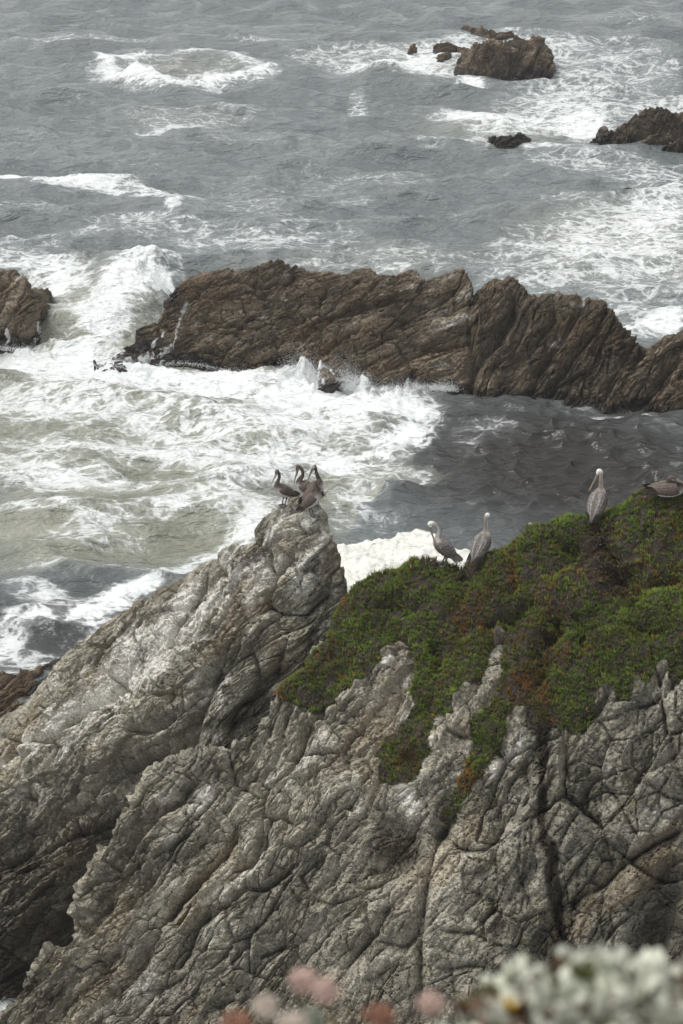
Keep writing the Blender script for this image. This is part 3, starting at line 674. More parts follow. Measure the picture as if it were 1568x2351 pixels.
# creamy foam raft behind the saddle
raft_poly = [(560, 1480), (600, 1330), (690, 1275), (782, 1250), (850, 1235), (900, 1228), (935, 1222), (962, 1214), (985, 1224), (1005, 1236), (1040, 1258), (1082, 1268), (1110, 1300), (1160, 1380), (1060, 1480)]
cream = in_poly(px + 18 * fbm(np.stack([X0 * 1.5, Y0 * 1.5, 0 * X0], -1), 3, 2), py + 12 * fbm(np.stack([X0 * 1.5, Y0 * 1.5, 0 * X0], -1), 3, 6), raft_poly).astype(float)
cream = np.maximum(cream, 0)
for _ in range(6): cream[1:-1, 1:-1] = (cream[1:-1, 1:-1] * 2 + cream[:-2, 1:-1] + cream[2:, 1:-1] + cream[1:-1, :-2] + cream[1:-1, 2:]) / 6
foam = np.maximum(foam, cream * 1.2)
murk = np.clip(blobs(px, py, [(350, 1000, 620, 230, 0, 1.0), (150, 800, 300, 200, 0, .9), (300, 1200, 480, 120, -5, .95), (820, 1120, 150, 110, 0, .85), (420, 165, 210, 45, 0, .55), (1200, 290, 300, 60, 0, .5), (1420, 560, 300, 130, 0, .55), (950, 150, 260, 60, 0, .45), (900, 600, 500, 60, 0, .35), (420, 270, 160, 30, 0, .4)]), 0, 1)
murk *= np.where(pool, .12, 1) * (1 - .8 * blobs(px, py, [(150, 1420, 320, 95, -10, 1.0)]))
tint = blobs(px, py, [(1300, 1080, 520, 200, 5, 1.0), (200, 1440, 330, 110, -8, .75)])        # peaty, still water near shore
# lumps of foam, thick froth
PP = np.stack([X0, Y0, 0 * X0], -1)
fl = np.abs(fbm(PP * 1.5, 4, 15))
Z += sstep(.5, 1.0, foam) * (0.20 * fl + 0.07 * fbm(PP * 4.0, 3, 19)) * sstep(.9, .2, rowstep)
F1c, F2c, *_x = cells(X0 * 4.6 + .5 * fbm(PP * 2, 2, 3), Y0 * 4.2 + .5 * fbm(PP * 2, 2, 8), 5)
Z += cream * (0.02 + 0.13 * (1 - F1c ** 2) + 0.06 * fbm(PP * .8, 2, 4))
SV = np.stack([X0 + DX * (1 - cream), Y0 + DY * (1 - cream), Z * np.where(cream > .5, 1, 1)], -1)

m_sea, nt, b = mat_new('sea_water'); g = NT(nt)
p = g.pos()
foam_a, cream_a, murk_a, tint_a = g.attr('foam'), g.attr('cream'), g.attr('murk'), g.attr('tint')
flat = g.mapped(p, scale=(1, 1, 0.25))
wv = g.n('ShaderNodeTexNoise'); g.l(flat, wv.inputs['Vector']); wv.inputs['Scale'].default_value = 0.6; wv.inputs['Detail'].default_value = 5; wv.inputs['Roughness'].default_value = .6
warp = g.vm('ADD', flat, g.vm('MULTIPLY', g.vm('SUBTRACT', wv.outputs['Color'], (.5, .5, .5)), (1.7, 1.7, 0)))
web1 = g.ss(g.vor(g.mapped(warp, scale=(.75, 1.2, 1)), 1.15, 'DISTANCE_TO_EDGE'), 0.0, 0.22, 1.0, 0.0)
web2 = g.ss(g.vor(g.mapped(warp, scale=(.8, 1.2, 1), loc=(3, 7, 0)), 3.1, 'DISTANCE_TO_EDGE'), 0.0, 0.26, 1.0, 0.0)
patch = g.noise(g.mapped(flat, scale=(.6, 1.25, 1)), 0.42, 6, 0.62)
fib = g.noise(g.mapped(flat, scale=(.7, 1.4, 1)), 3.2, 5, 0.75)
v = g.m('MULTIPLY_ADD', g.m('SUBTRACT', patch, 0.5), 1.25, foam_a)
v = g.m('MULTIPLY_ADD', g.m('SUBTRACT', fib, 0.5), 1.0, v)
lace = g.ss(foam_a, .08, .40)
v = g.m('MULTIPLY_ADD', g.m('MULTIPLY', web1, lace), 0.26, v)
v = g.m('MULTIPLY_ADD', g.m('MULTIPLY', web2, lace), 0.23, v)
fo = g.ss(v, 0.61, 1.09)
thin = g.m('MULTIPLY', g.ss(v, 0.30, 0.85), 0.26)
fo = g.m('MAXIMUM', fo, g.m('MULTIPLY', thin, g.ss(foam_a, .1, .5)))
fo = g.m('MULTIPLY', fo, g.ss(foam_a, .45, .95, .72, 1.0))
fo = g.m('MAXIMUM', fo, g.ss(g.m('MULTIPLY_ADD', g.m('SUBTRACT', fib, .5), 1.5, cream_a), .42, .7))
deep = g.mix(tint_a, (0.142, 0.160, 0.163), (0.024, 0.0215, 0.019))
aer = g.mix(g.ss(patch, .3, .7), (0.185, 0.19, 0.145), (0.27, 0.275, 0.225))
wcol = g.mix(g.ss(g.m('MULTIPLY_ADD', g.m('SUBTRACT', patch, .5), .6, murk_a), .1, .9), deep, aer)
fcol = g.mix(cream_a, g.mix(g.ss(fib, .3, .7), (0.66, 0.69, 0.69), (0.84, 0.855, 0.85)), (0.74, 0.73, 0.675))
g.l(g.mix(fo, wcol, fcol), b.inputs['Base Color'])
g.l(g.ss(fo, 0, .6, .07, .75), b.inputs['Roughness'])
b.inputs['IOR'].default_value = 1.333
g.l(g.ss(fo, 0, .6, .5, .15), b.inputs['Specular IOR Level'])
rip = g.noise(g.mapped(p, scale=(.6, 1.5, 1)), 1.25, 3, 0.55, 0.5)
rip2 = g.noise(g.mapped(p, scale=(.8, 1.6, 1)), 6.5, 2, 0.6)
hb = g.m('ADD', rip, g.m('MULTIPLY', rip2, 0.16))
g.l(g.bump(g.m('MULTIPLY', hb, g.ss(tint_a, 0, .9, 1.0, .35)), 1.0, 0.50), b.inputs['Normal'])
meS = mesh_np('sea', SV.reshape(-1, 3), grid_faces(*X0.shape))
for n, a in (('foam', foam), ('cream', cream), ('murk', murk), ('tint', tint)): set_attr(meS, n, a.ravel())
sea = link('sea', meS, m_sea, kind='structure', label='grey green sea laced with white foam')

# ================================================================== rocks in the water
def sea_rock(name, base, crest, mat, seed, nr, nc, back=1.0, ang=25.0, sizes=None, ridge=.10, lean=0.5, amp=1.0, feats=(), foam_lines=(), wet_h=0.5, wet_k=.9, extra=None, aniso=3.0, toe=0.0, nrm=0.5, fs=1.0):
    """rock standing in the sea, from its front waterline and its skyline (picture points, left to right)"""
    base = np.array(base, float); crest = np.array(crest, float); n = len(base)
    B = np.array([on_z(x, y) for x, y in base])
    Cc = []
    for (x, y), bb in zip(crest, B):
        # height from the line of sight at a set-back from the waterline
        h0 = bb[1]
        sb = lean * max(0.15, (base[:, 1].max() - y)) / FD * h0
        Cc.append(at_h(x, y, h0 + sb))
    Cc = np.array(Cc)
    hgt = np.maximum(Cc[:, 2:3], .15)
    rows = [B + [0, -.4, -.9], B, B * .68 + Cc * .32 + np.array([0, -.5, .35]) * hgt * .12, B * .34 + Cc * .66 + np.array([0, -.5, .4]) * hgt * .13, Cc,
            Cc + np.array([0, 1, 0]) * (back * hgt * .35) + [0, 0, -1] * hgt * .22, Cc + np.array([0, 1, 0]) * back * hgt * .9 + [0, 0, -1] * hgt * .75,
            Cc + np.array([0, 1, 0]) * back * hgt * 1.2 + [0, 0, -1] * (hgt + .9)]
    S = loft(rows, nr, nc, rw=[.3, 1, 1, 1.1, .7, .3, .2])
    qx, qy, qz = proj(S); ppm = FD / qz.mean()
    N = facing(S) * nrm + np.array([0, -.55, .8]) * (1 - nrm); N /= np.linalg.norm(N, axis=2, keepdims=True)
    sizes = sizes or [(.9, .34, .18), (.36, .15, .09), (.16, .06, .04)]
    an = R_(ang) if np.isscalar(ang) else R_(ang[0])
    d, tone = relief(S, an + 0 * qx, sizes, seed, ridge=ridge, aniso=aniso, fs=fs)
    if not np.isscalar(ang):
        d2, tone2 = relief(S, R_(ang[1]) + 0 * qx, sizes, seed + 6, ridge=ridge, aniso=aniso, fs=fs)
        k = sstep(ang[2], ang[3], qx + 60 * fbm(S * .5, 2, 2)); d = d * (1 - k) + d2 * k; tone = tone * (1 - k) + tone2 * k
    d = amp * d + carve(qx + 9 * fbm(S * .9, 3, 3), qy + 6 * fbm(S * .9, 3, 5), feats, ppm)
    d += amp * .15 * fbm(S * .6, 3, seed + 3)
    cd_, _t = line_dist(qx, qy, [tuple(c) for c in crest])
    d = d * (.75 + .25 * sstep(0, 40, cd_))
    S = S + N * d[..., None]
    me = mesh_np(name, S.reshape(-1, 3), grid_faces(*S.shape[:2]), smooth=False)
    wet = wet_k * sstep(wet_h, 0.0, S[..., 2] + .25 * fbm(S * 1.3, 3, 9))
    fm = np.zeros(qx.shape)
    for pts, wid, a in foam_lines:
        dd, tt = line_dist(qx + 5 * fbm(S * 1.2, 3, 14), qy + 3 * fbm(S * 1.2, 3, 15), pts)
        fm = np.maximum(fm, a * np.exp(-(dd / wid) ** 2))
    guano = np.zeros(qx.shape)
    if extra: guano, wet2 = extra(qx, qy, S); wet = np.maximum(wet, wet2)
    rock_paint(me, S, P_TAN if mat is TAN else P_BROWN, tone, guano, wet, 0 * wet, fm, ang=an, sc=.62, seed=seed)
    me.materials.append(mat)
    return me, S

# long ridge across the middle
rb = [(215, 838), (262, 842), (310, 846), (352, 843), (388, 828), (425, 826), (470, 836), (520, 846), (560, 850), (610, 850), (650, 846), (690, 852), (730, 862), (775, 872), (815, 878), (850, 895), (880, 900), (925, 893), (970, 888), (1020, 892),
      (1060, 902), (1085, 908), (1130, 910), (1175, 912), (1225, 914), (1270, 918), (1310, 922), (1350, 926), (1400, 930), (1450, 935), (1500, 945), (1560, 956), (1640, 968), (1740, 985)]
rc = [(218, 826), (262, 812), (300, 792), (312, 762), (372, 732), (384, 690), (412, 650), (445, 636), (500, 620), (560, 622), (600, 613), (648, 605), (690, 622), (730, 627), (780, 630), (850, 622), (880, 632), (920, 632), (952, 632), (972, 650),
      (1030, 632), (1064, 622), (1090, 684), (1118, 656), (1150, 641), (1190, 642), (1222, 682), (1275, 676), (1320, 680), (1385, 700), (1435, 752), (1478, 800), (1540, 776), (1660, 758)]
def ridge_extra(qx, qy, S):
    gu = blobs(qx, qy, [(1040, 665, 60, 40, 20, .36), (940, 650, 60, 30, 0, .3), (1010, 730, 60, 50, 0, .22), (880, 650, 70, 25, 0, .35), (1310, 690, 40, 14, 0, .4), (830, 690, 40, 40, 0, .25)])
    wt = blobs(qx, qy, [(310, 790, 80, 40, 0, .8), (395, 680, 26, 40, 0, .9), (270, 835, 90, 22, 0, 1.0), (770, 880, 45, 30, 0, .7)]) + .3 * blobs(qx, qy, [(1100, 800, 60, 120, 10, 1.0), (1420, 800, 80, 110, 0, .9)])
    return gu, wt
ridge_feats = [
    (MR((430, 240), (400, 330), (410, 430), (420, 530), (400, 660), (400, 750)), .24, .16), (MR((640, 200), (640, 330), (560, 440), (480, 540), (430, 640), (400, 720)), .45, .2), (MR((870, 240), (860, 340), (780, 460), (690, 560), (600, 690)), .25, .12),
    (MR((1010, 230), (1000, 330), (900, 480), (800, 600), (720, 740)), .3, .14), (MR((740, 330), (700, 430), (640, 540), (560, 590), (500, 620)), .22, .10), (MR((700, 520), (640, 600), (560, 720)), .2, .1), (MR((1160, 290), (1100, 420), (1000, 540), (900, 660), (830, 760)), .25, .12),
    (MR((1330, 440), (1250, 560), (1180, 680), (1150, 790)), .25, .12), (MR((1568, 560), (1480, 620), (1400, 740), (1340, 830)), .3, .14), (MR((380, 130), (230, 250), (100, 330), (0, 380)), .25, .12), (MR((320, 480), (200, 500), (80, 560), (0, 600)), .22, .1),
    (MR((400, 480), (250, 490), (150, 510)), .2, .08), (MR((1370, 520), (1310, 560), (1280, 640)), .3, .16),
    (ML((1568, 240), (1350, 280), (1230, 300), (1130, 400), (1050, 460), (960, 510)), .32, .15), (ML((1280, 110), (1190, 160), (1110, 280), (1060, 350), (920, 400)), .3, .14), (ML((1200, 190), (1000, 230), (850, 260), (680, 290), (560, 300)), .2, .08), (ML((900, 300), (760, 330), (620, 360), (500, 350)), .18, .07),
    (ML((850, 380), (700, 390), (560, 400)), .2, .07), (ML((760, 420), (640, 430), (520, 410)), .18, .07), (ML((1100, 200), (900, 220), (760, 190), (600, 230), (470, 220)), .18, .08), (ML((1010, 120), (860, 160), (720, 120), (560, 150)), .2, .09), (ML((560, 130), (480, 180), (420, 250), (390, 340)), .3, .12),
    (ML((520, 260), (450, 320), (400, 420)), .16, .08), (ML((980, 520), (870, 560), (760, 600)), .16, .08), (ML((700, 460), (620, 540), (480, 500)), .18, .1), (ML((1400, 380), (1250, 480), (1150, 550)), .2, .1), (ML((1568, 520), (1420, 590), (1340, 640)), .25, .1),
]
ridge_foam = [(ML((420, 240), (390, 290), (382, 350), (375, 410), (345, 480), (290, 525), (215, 570)), 3.0, .75), (ML((290, 400), (270, 440), (240, 480)), 3, .85), (ML((340, 490), (270, 525), (160, 580), (100, 600)), 6, .8), (ML((300, 560), (260, 605)), 6, .9),
              (ML((1000, 600), (1100, 570), (1160, 590), (1250, 640)), 4, .75), (ML((1150, 580), (1170, 630), (1260, 660), (1310, 660)), 4, .85), (ML((1130, 640), (1120, 700)), 8, .8), (ML((1310, 690), (1380, 670), (1430, 660)), 6, .8), (ML((1190, 620), (1210, 640), (1240, 690)), 4, .9), (ML((0, 530), (90, 570), (180, 600)), 10, .8)]
me, S_ridge = sea_rock('rock_ridge', rb, rc, BROWN, 23, 250, 620, back=1.2, ang=(22, 55, 960, 1130), sizes=[(.66, .24, .18), (.25, .13, .10), (.12, .05, .04)], ridge=.085, fs=1.4, lean=.55, feats=ridge_feats, foam_lines=ridge_foam, extra=ridge_extra, wet_h=.55, aniso=3.2)
link('rock_ridge', me, label='long jagged brown rock ridge in the middle, waves breaking at its foot', category='rock', kind='thing')

# knob awash at the foot of the ridge
me, _ = sea_rock('sea_rock', [(716, 872), (726, 888), (745, 898), (765, 902), (790, 895), (806, 880)], [(718, 860), (728, 848), (745, 842), (765, 846), (785, 852), (804, 868)], BROWN, 5, 70, 90, back=.8, sizes=[(.4, .2, .1), (.18, .08, .05), (.09, .03, .02)], ridge=.05,
    foam_lines=[([(740, 850), (742, 880)], 4, .8), ([(760, 846), (775, 866), (800, 872)], 4, .9), ([(728, 850), (724, 885)], 5, .8), ([(790, 870), (780, 890)], 3, .7)], wet_h=.8)
link('sea_rock', me, label='small wet boulder with water pouring over it at the foot of the long ridge', category='rock', group='rocks in the surf')

def add_rock(base, crest, label, mat=BROWN, seed=1, nr=110, nc=130, **kw):
    me, S = sea_rock('sea_rock', base, crest, mat, seed, nr, nc, **kw)
    return link('sea_rock', me, label=label, category='rock', group='rocks in the surf'), S
add_rock([(-120, 820), (-60, 805), (0, 796), (35, 800), (66, 802), (90, 796), (103, 770), (113, 720), (119, 690)], [(-110, 640), (-50, 618), (0, 620), (34, 622), (52, 642), (62, 664), (86, 664), (108, 668), (118, 682)],
    'brown rock with green weed cut off by the picture edge beside white surge', BROWN, 31, 150, 170, back=1.2, lean=.5, ang=50, sizes=[(.8, .4, .2), (.34, .18, .1), (.15, .07, .04)], ridge=.1, wet_h=.9,
    foam_lines=[(cv(0, 900, 1.2544, [(40, 390), (45, 440), (30, 470)]), 5, .8), (cv(0, 900, 1.2544, [(180, 350), (190, 390)]), 4, .8), (cv(0, 900, 1.2544, [(165, 420), (170, 450)]), 5, .8)])
# far rocks
add_rock([(1052, 150), (1062, 172), (1090, 180), (1120, 183), (1150, 186), (1180, 183), (1210, 175), (1240, 170), (1258, 166), (1266, 148)], [(1056, 138), (1078, 116), (1100, 102), (1130, 88), (1160, 92), (1180, 84), (1200, 84), (1230, 90), (1254, 102), (1265, 128)],
    'large tan boulder with dark wet foot in the far white water', TAN, 41, 130, 190, back=1.0, lean=.9, ang=60, sizes=[(1.1, .55, .3), (.5, .25, .15), (.22, .1, .06)], ridge=.12, wet_h=.9, wet_k=1.0, aniso=1.6)
add_rock([(1060, 72), (1085, 82), (1110, 95), (1140, 100), (1175, 96), (1195, 88)], [(1062, 62), (1082, 60), (1110, 65), (1140, 68), (1162, 68), (1188, 82)], 'low dark rock slab just behind the large tan boulder', BROWN, 43, 70, 120, back=1.0, lean=.6, sizes=[(.8, .4, .2), (.35, .2, .1), (.2, .08, .05)], ridge=.1, wet_h=.4)
add_rock([(993, 116), (1005, 122), (1022, 122), (1040, 118), (1047, 112)], [(996, 106), (1006, 98), (1022, 95), (1036, 97), (1046, 106)], 'rounded tan rock in foam, upper one of the pair beside the large boulder', TAN, 45, 50, 70, back=1, lean=.6, sizes=[(.7, .3, .15), (.3, .12, .08), (.15, .05, .03)], ridge=.06, wet_h=.2)
add_rock([(993, 133), (1008, 138), (1022, 138), (1034, 137), (1040, 133)], [(995, 127), (1006, 123), (1020, 122), (1032, 126), (1039, 131)], 'flat tan rock in foam, lower one of the pair beside the large boulder', TAN, 47, 50, 70, back=1, lean=.6, sizes=[(.7, .25, .12), (.3, .1, .06), (.15, .05, .03)], ridge=.06, wet_h=.15)
add_rock([(1048, 118), (1054, 120), (1062, 119), (1068, 115)], [(1049, 111), (1054, 108), (1062, 109), (1067, 113)], 'tiny tan rock between the paired rocks and the large boulder', TAN, 49, 30, 40, back=1, lean=.6, sizes=[(.5, .2, .1), (.25, .1, .05), (.12, .04, .02)], ridge=.05, wet_h=.15)
add_rock([(934, 125), (940, 126), (950, 124), (957, 120)], [(937, 118), (943, 108), (951, 102), (956, 112)], 'small pointed tan rock standing alone in far foam', TAN, 51, 40, 40, back=1, lean=.5, sizes=[(.5, .2, .1), (.25, .1, .05), (.12, .04, .02)], ridge=.05, wet_h=.2)
add_rock([(1120, 326), (1135, 333), (1155, 336), (1180, 337), (1200, 333), (1215, 325)], [(1122, 318), (1138, 313), (1158, 314), (1180, 315), (1198, 311), (1213, 321)], 'low black wet rock barely awash between two white patches', BROWN, 53, 60, 110, back=1.2, lean=.4, sizes=[(.6, .4, .2), (.3, .2, .1), (.15, .08, .05)], ridge=.1, wet_h=3.0, wet_k=1.3)
add_rock([(1367, 326), (1380, 322), (1400, 320), (1430, 328), (1460, 333), (1500, 345), (1540, 350), (1580, 354), (1660, 360), (1740, 350)], [(1368, 318), (1382, 296), (1400, 306), (1425, 290), (1445, 276), (1460, 265), (1490, 254), (1525, 247), (1550, 262), (1600, 250), (1700, 290)],
    'dark brown rock mound with knobbly crest cut off at the picture edge', BROWN, 55, 130, 180, back=1.1, lean=.6, ang=55, sizes=[(.8, .45, .22), (.36, .22, .12), (.17, .09, .05)], ridge=.12, wet_h=1.0, aniso=1.6)
# tan ledge at the outer foot of the crag
add_rock([(-150, 1700), (-60, 1690), (0, 1680), (60, 1650), (120, 1600), (165, 1560)], [(-150, 1530), (-60, 1538), (0, 1540), (60, 1545), (110, 1530), (150, 1506)], 'low tan ledge sloping behind the pale crag at the picture edge', TAN, 57, 120, 150, back=.9, lean=1.1, ang=40, sizes=[(.8, .25, .1), (.3, .1, .05), (.14, .04, .025)], ridge=.06, wet_h=.35)

# ================================================================== ice plant mat on the cliff top
rng = np.random.RandomState(5)
q00, q01, q11, q10 = SBd[:-1, :-1], SBd[:-1, 1:], SBd[1:, 1:], SBd[1:, :-1]
area = np.linalg.norm(np.cross(q11 - q00, q10 - q01), axis=2) * .5
cpx, cpy = .5 * (pxB[:-1, :-1] + pxB[1:, 1:]), .5 * (pyB[:-1, :-1] + pyB[1:, 1:])
vis = (cpx > -60) & (cpx < 1845)
nbn = 0.5 + 0.5 * fbm(SBd[:-1, :-1] * 1.5, 3, 33)
dead = blobs(cpx, cpy, [(1390, 1310, 70, 90, 0, 1.0), (1290, 1390, 60, 40, -30, .8), (985, 1290, 42, 12, 0, 1.1), (815, 1350, 26, 16, -30, .9), (1080, 1310, 50, 26, -20, .9), (1260, 1235, 36, 34, 0, .6), (1160, 1390, 40, 30, 0, .5), (1180, 1500, 30, 60, 0, .6),
                        (1500, 1270, 70, 40, 0, .5), (1300, 1300, 50, 30, 0, .5), (720, 1605, 50, 14, 0, .9), (1250, 1470, 26, 40, 0, .8), (1000, 1690, 60, 40, 0, .6), (1060, 1640, 30, 40, 0, .5), (1340, 1220, 24, 20, 0, .6), (1490, 1150, 40, 8, 0, .8)])
dead = np.clip(.8 * dead + 0.45 * sstep(.58, .8, 0.5 + 0.5 * fbm(SBd[:-1, :-1] * 2.7, 3, 35)), 0, 1)
redn = 0.5 + 0.5 * fbm(SBd[:-1, :-1] * 1.1, 3, 37) + .25 * blobs(cpx, cpy, [(1480, 1330, 80, 50, -20, .9), (1330, 1500, 120, 30, -10, .8), (1050, 1400, 60, 40, -30, .8), (860, 1430, 40, 40, 0, .6), (1170, 1330, 40, 40, 0, 1.0), (1180, 1590, 90, 40, -35, 1.0), (1080, 1790, 40, 60, -40, 1.0), (930, 1720, 40, 40, 0, .6), (790, 1400, 30, 40, 0, .8), (1260, 1420, 160, 50, -20, .5), (1300, 1350, 90, 60, 0, .5), (920, 1400, 60, 30, 0, .5)])
mask = (icef[:-1, :-1] > .42) & vis
wgt = area * mask * (1 - .72 * dead) * (.45 + .55 * sstep(.36, .5, .5 + .5 * fbm(SBd[:-1, :-1] * 5.5, 2, 39)))
def pick(w, n):
    c = np.cumsum(w.ravel()); k = np.searchsorted(c, rng.rand(n) * c[-1])
    k = np.minimum(k, len(c) - 1); i, j = np.unravel_index(k, w.shape)
    a, b_ = rng.rand(n)[:, None], rng.rand(n)[:, None]
    P = (q00[i, j] * (1 - a) + q10[i, j] * a) * (1 - b_) + (q01[i, j] * (1 - a) + q11[i, j] * a) * b_
    return P, i, j
NBd = facing(SBd)
def spikes(P, D, L, W, roll=None, bend=None):
    """three-sided pointed leaves: foot, middle ring, tip"""
    n = len(P)
    up = np.tile(np.array([[.31, .2, .93]]), (n, 1)); s = np.cross(D, up); s /= np.linalg.norm(s, axis=1, keepdims=True) + 1e-6; t = np.cross(s, D)
    an = rng.rand(n) * 6.28 if roll is None else roll
    V = np.zeros((n, 5, 3), np.float32)
    bnd = (rng.normal(size=(n, 3)) * .12 if bend is None else bend) * L[:, None]
    V[:, 0] = P
    for k in range(3):
        a = an + k * 2.094; r = np.cos(a)[:, None] * s + np.sin(a)[:, None] * t
        V[:, 1 + k] = P + D * (L * .42)[:, None] + bnd * .4 + r * (W * .52)[:, None]
    V[:, 4] = P + D * L[:, None] + bnd
    o = (np.arange(n) * 5)[:, None]
    f1 = np.concatenate([o + np.array([[0, 1 + (k + 1) % 3, 1 + k]]) for k in range(3)]); f2 = np.concatenate([o + np.array([[1 + k, 1 + (k + 1) % 3, 4]]) for k in range(3)])
    return V.reshape(-1, 3), [f1, f2]
NTU = 14000; PER = 8; NL = NTU * PER
TP, ti, tj = pick(wgt, NTU)
TN = NBd[ti, tj]
lean = np.stack([fbm(TP * 2.5, 2, 51), fbm(TP * 2.5, 2, 53), 0 * TP[:, 0]], -1) * .5
TD = np.array([0.02, -0.06, 1.0]) + TN * .35 + lean + rng.normal(size=TP.shape) * .12
tsz = rng.uniform(.7, 1.2, NTU); tbr = rng.uniform(.65, 1.55, NTU); thue = rng.normal(size=NTU)
rep = lambda A: np.repeat(A, PER, 0)
ii, jj_ = rep(ti), rep(tj)
spl = rng.normal(size=(NL, 3)); spl[:, 2] *= .4
P = rep(TP) + spl * .016 * rep(tsz)[:, None]
D = rep(TD) + spl * .24; D /= np.linalg.norm(D, axis=1, keepdims=True)
L = rng.uniform(.055, .105, NL) * rep(tsz); W = L * rng.uniform(.15, .2, NL)
V, F = spikes(P - D * .012, D, L, W)
rn = redn[ii, jj_] + rep(thue) * .11 + rng.normal(size=NL) * .05; dn = dead[ii, jj_] + rng.normal(size=NL) * .16; nb_ = nbn[ii, jj_]
colr = np.array([.040, .088, .010]) + (np.array([.098, .165, .020]) - np.array([.040, .088, .010])) * np.clip(nb_ * 1.3 - .2 + rng.normal(size=NL) * .28, 0, 1)[:, None]
k = sstep(.57, .9, rn)[:, None]; colr = colr * (1 - .75 * k) + np.array([.15, .062, .02]) * .75 * k
rr2 = rng.rand(NL); m = (rr2 < .018 + .14 * sstep(.66, .92, rn)); colr[m] = np.array([.40, .085, .028]) * rng.uniform(.5, 1.3, m.sum())[:, None]
m = dn > .7; colr[m] = np.array([.055, .036, .026]) * rng.uniform(.4, 1.6, m.sum())[:, None]
colr *= rng.uniform(.8, 1.2, (NL, 1)) * rep(tbr)[:, None] * (.85 + .5 * fbm(P * 1.3, 2, 58))[:, None]
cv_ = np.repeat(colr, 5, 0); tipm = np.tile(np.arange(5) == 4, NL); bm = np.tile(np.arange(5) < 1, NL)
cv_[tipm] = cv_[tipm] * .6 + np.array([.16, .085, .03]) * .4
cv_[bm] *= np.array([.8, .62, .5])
m_ice, nt, b = mat_new('ice_plant_leaf'); g = NT(nt)
g.l(g.attr('leaf_colour', True), b.inputs['Base Color']); b.inputs['Roughness'].default_value = .5; b.inputs['Specular IOR Level'].default_value = .16
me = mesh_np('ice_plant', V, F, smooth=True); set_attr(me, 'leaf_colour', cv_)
link('ice_plant', me, m_ice, kind='stuff', label='dense mat of green and red ice plant on the cliff top', category='ice plant')
# dry stems and litter caught in the mat
NT_ = 3200
P, ii, jj_ = pick(area * mask * (.10 + dead) ** 1.3, NT_)
Nn = NBd[ii, jj_]
D = rng.normal(size=P.shape); D -= Nn * (D * Nn).sum(1, keepdims=True) * .7; D += np.array([0, -.1, .1]); D /= np.linalg.norm(D, axis=1, keepdims=True)
L = rng.uniform(.04, .14, NT_); W = rng.uniform(.006, .013, NT_)
V, F = spikes(P + Nn * .03, D, L, W)
cc = np.array([.045, .032, .026]) * rng.uniform(.4, 1.8, (NT_, 1)); m = rng.rand(NT_) < .16; cc[m] = np.array([.26, .215, .18]) * rng.uniform(.5, 1.2, (m.sum(), 1)); m = rng.rand(NT_) < .10; cc[m] = np.array([.17, .075, .045]) * rng.uniform(.6, 1.2, (m.sum(), 1))
me = mesh_np('dry_stems', V, F); set_attr(me, 'leaf_colour', np.repeat(cc, 5, 0))
link('dry_stems', me, m_ice, kind='stuff', label='dead brown stems and litter in the ice plant', category='dry stems')

# ================================================================== pelicans
m_fea, nt, b = mat_new('pelican_plumage'); g = NT(nt)
fc = g.attr('plume', True)
st = g.noise(g.mapped(g.obj(), scale=(1, 1, 1)), 60.0, 3, .6)
fc = g.mix(.35, fc, g.mix(g.ss(st, .35, .65), (.18, .18, .18), (.82, .82, .82)), 'OVERLAY')
g.l(fc, b.inputs['Base Color']); b.inputs['Roughness'].default_value = .85; b.inputs['Specular IOR Level'].default_value = .2
g.l(g.bump(st, .5, .006), b.inputs['Normal'])
m_bill, nt, b = mat_new('pelican_bill'); g = NT(nt); g.l(g.attr('plume', True), b.inputs['Base Color']); b.inputs['Roughness'].default_value = .45
m_eye = simple_mat('pelican_eye', (.02, .015, .012), .2, .1)
m_foot = simple_mat('pelican_foot', (.075, .075, .078), .6, .3, 60)

def tube(rings, cap=True):
    """rings (n,k,3) -> verts, faces"""
    n, k = rings.shape[:2]
    V = rings.reshape(-1, 3)
    i = np.arange(n - 1)[:, None] * k + np.arange(k)[None, :]; j = np.arange(n - 1)[:, None] * k + (np.arange(k)[None, :] + 1) % k
    q = np.stack([i, j, j + k, i + k], -1).reshape(-1, 4)
    fs = [q]
    if cap:
        V = np.concatenate([V, rings[0].mean(0)[None], rings[-1].mean(0)[None]])
        a = np.arange(k); c0, c1 = n * k, n * k + 1
        fs.append(np.concatenate([np.stack([np.full(k, c0), (a + 1) % k, a], -1), np.stack([np.full(k, c1), (n - 1) * k + a, (n - 1) * k + (a + 1) % k], -1)]))
    return V, fs
def sweep(ctrl, n, k, lat=(0, 1, 0)):
    """ctrl rows (x,y,z,half width,half height) -> rings, centres, lateral, normal axes"""
    C = catmull(np.array(ctrl, float), np.linspace(0, len(ctrl) - 1, n))
    c, rw, rh = C[:, :3], np.maximum(C[:, 3], .002), np.maximum(C[:, 4], .002)
    T = np.gradient(c, axis=0); T /= np.linalg.norm(T, axis=1, keepdims=True) + 1e-9
    Lt = np.tile(np.array(lat, float), (n, 1)); Lt -= T * (Lt * T).sum(1, keepdims=True); Lt /= np.linalg.norm(Lt, axis=1, keepdims=True) + 1e-9
    Nn = np.cross(T, Lt)
    a = np.linspace(0, 2 * math.pi, k, endpoint=False)
    R = c[:, None] + Lt[:, None] * (np.cos(a)[None, :, None] * rw[:, None, None]) + Nn[:, None] * (np.sin(a)[None, :, None] * rh[:, None, None])
    return R, c, Lt, Nn, rw, rh, T
def nrm(v): v = np.array(v, float); return v / np.linalg.norm(v)

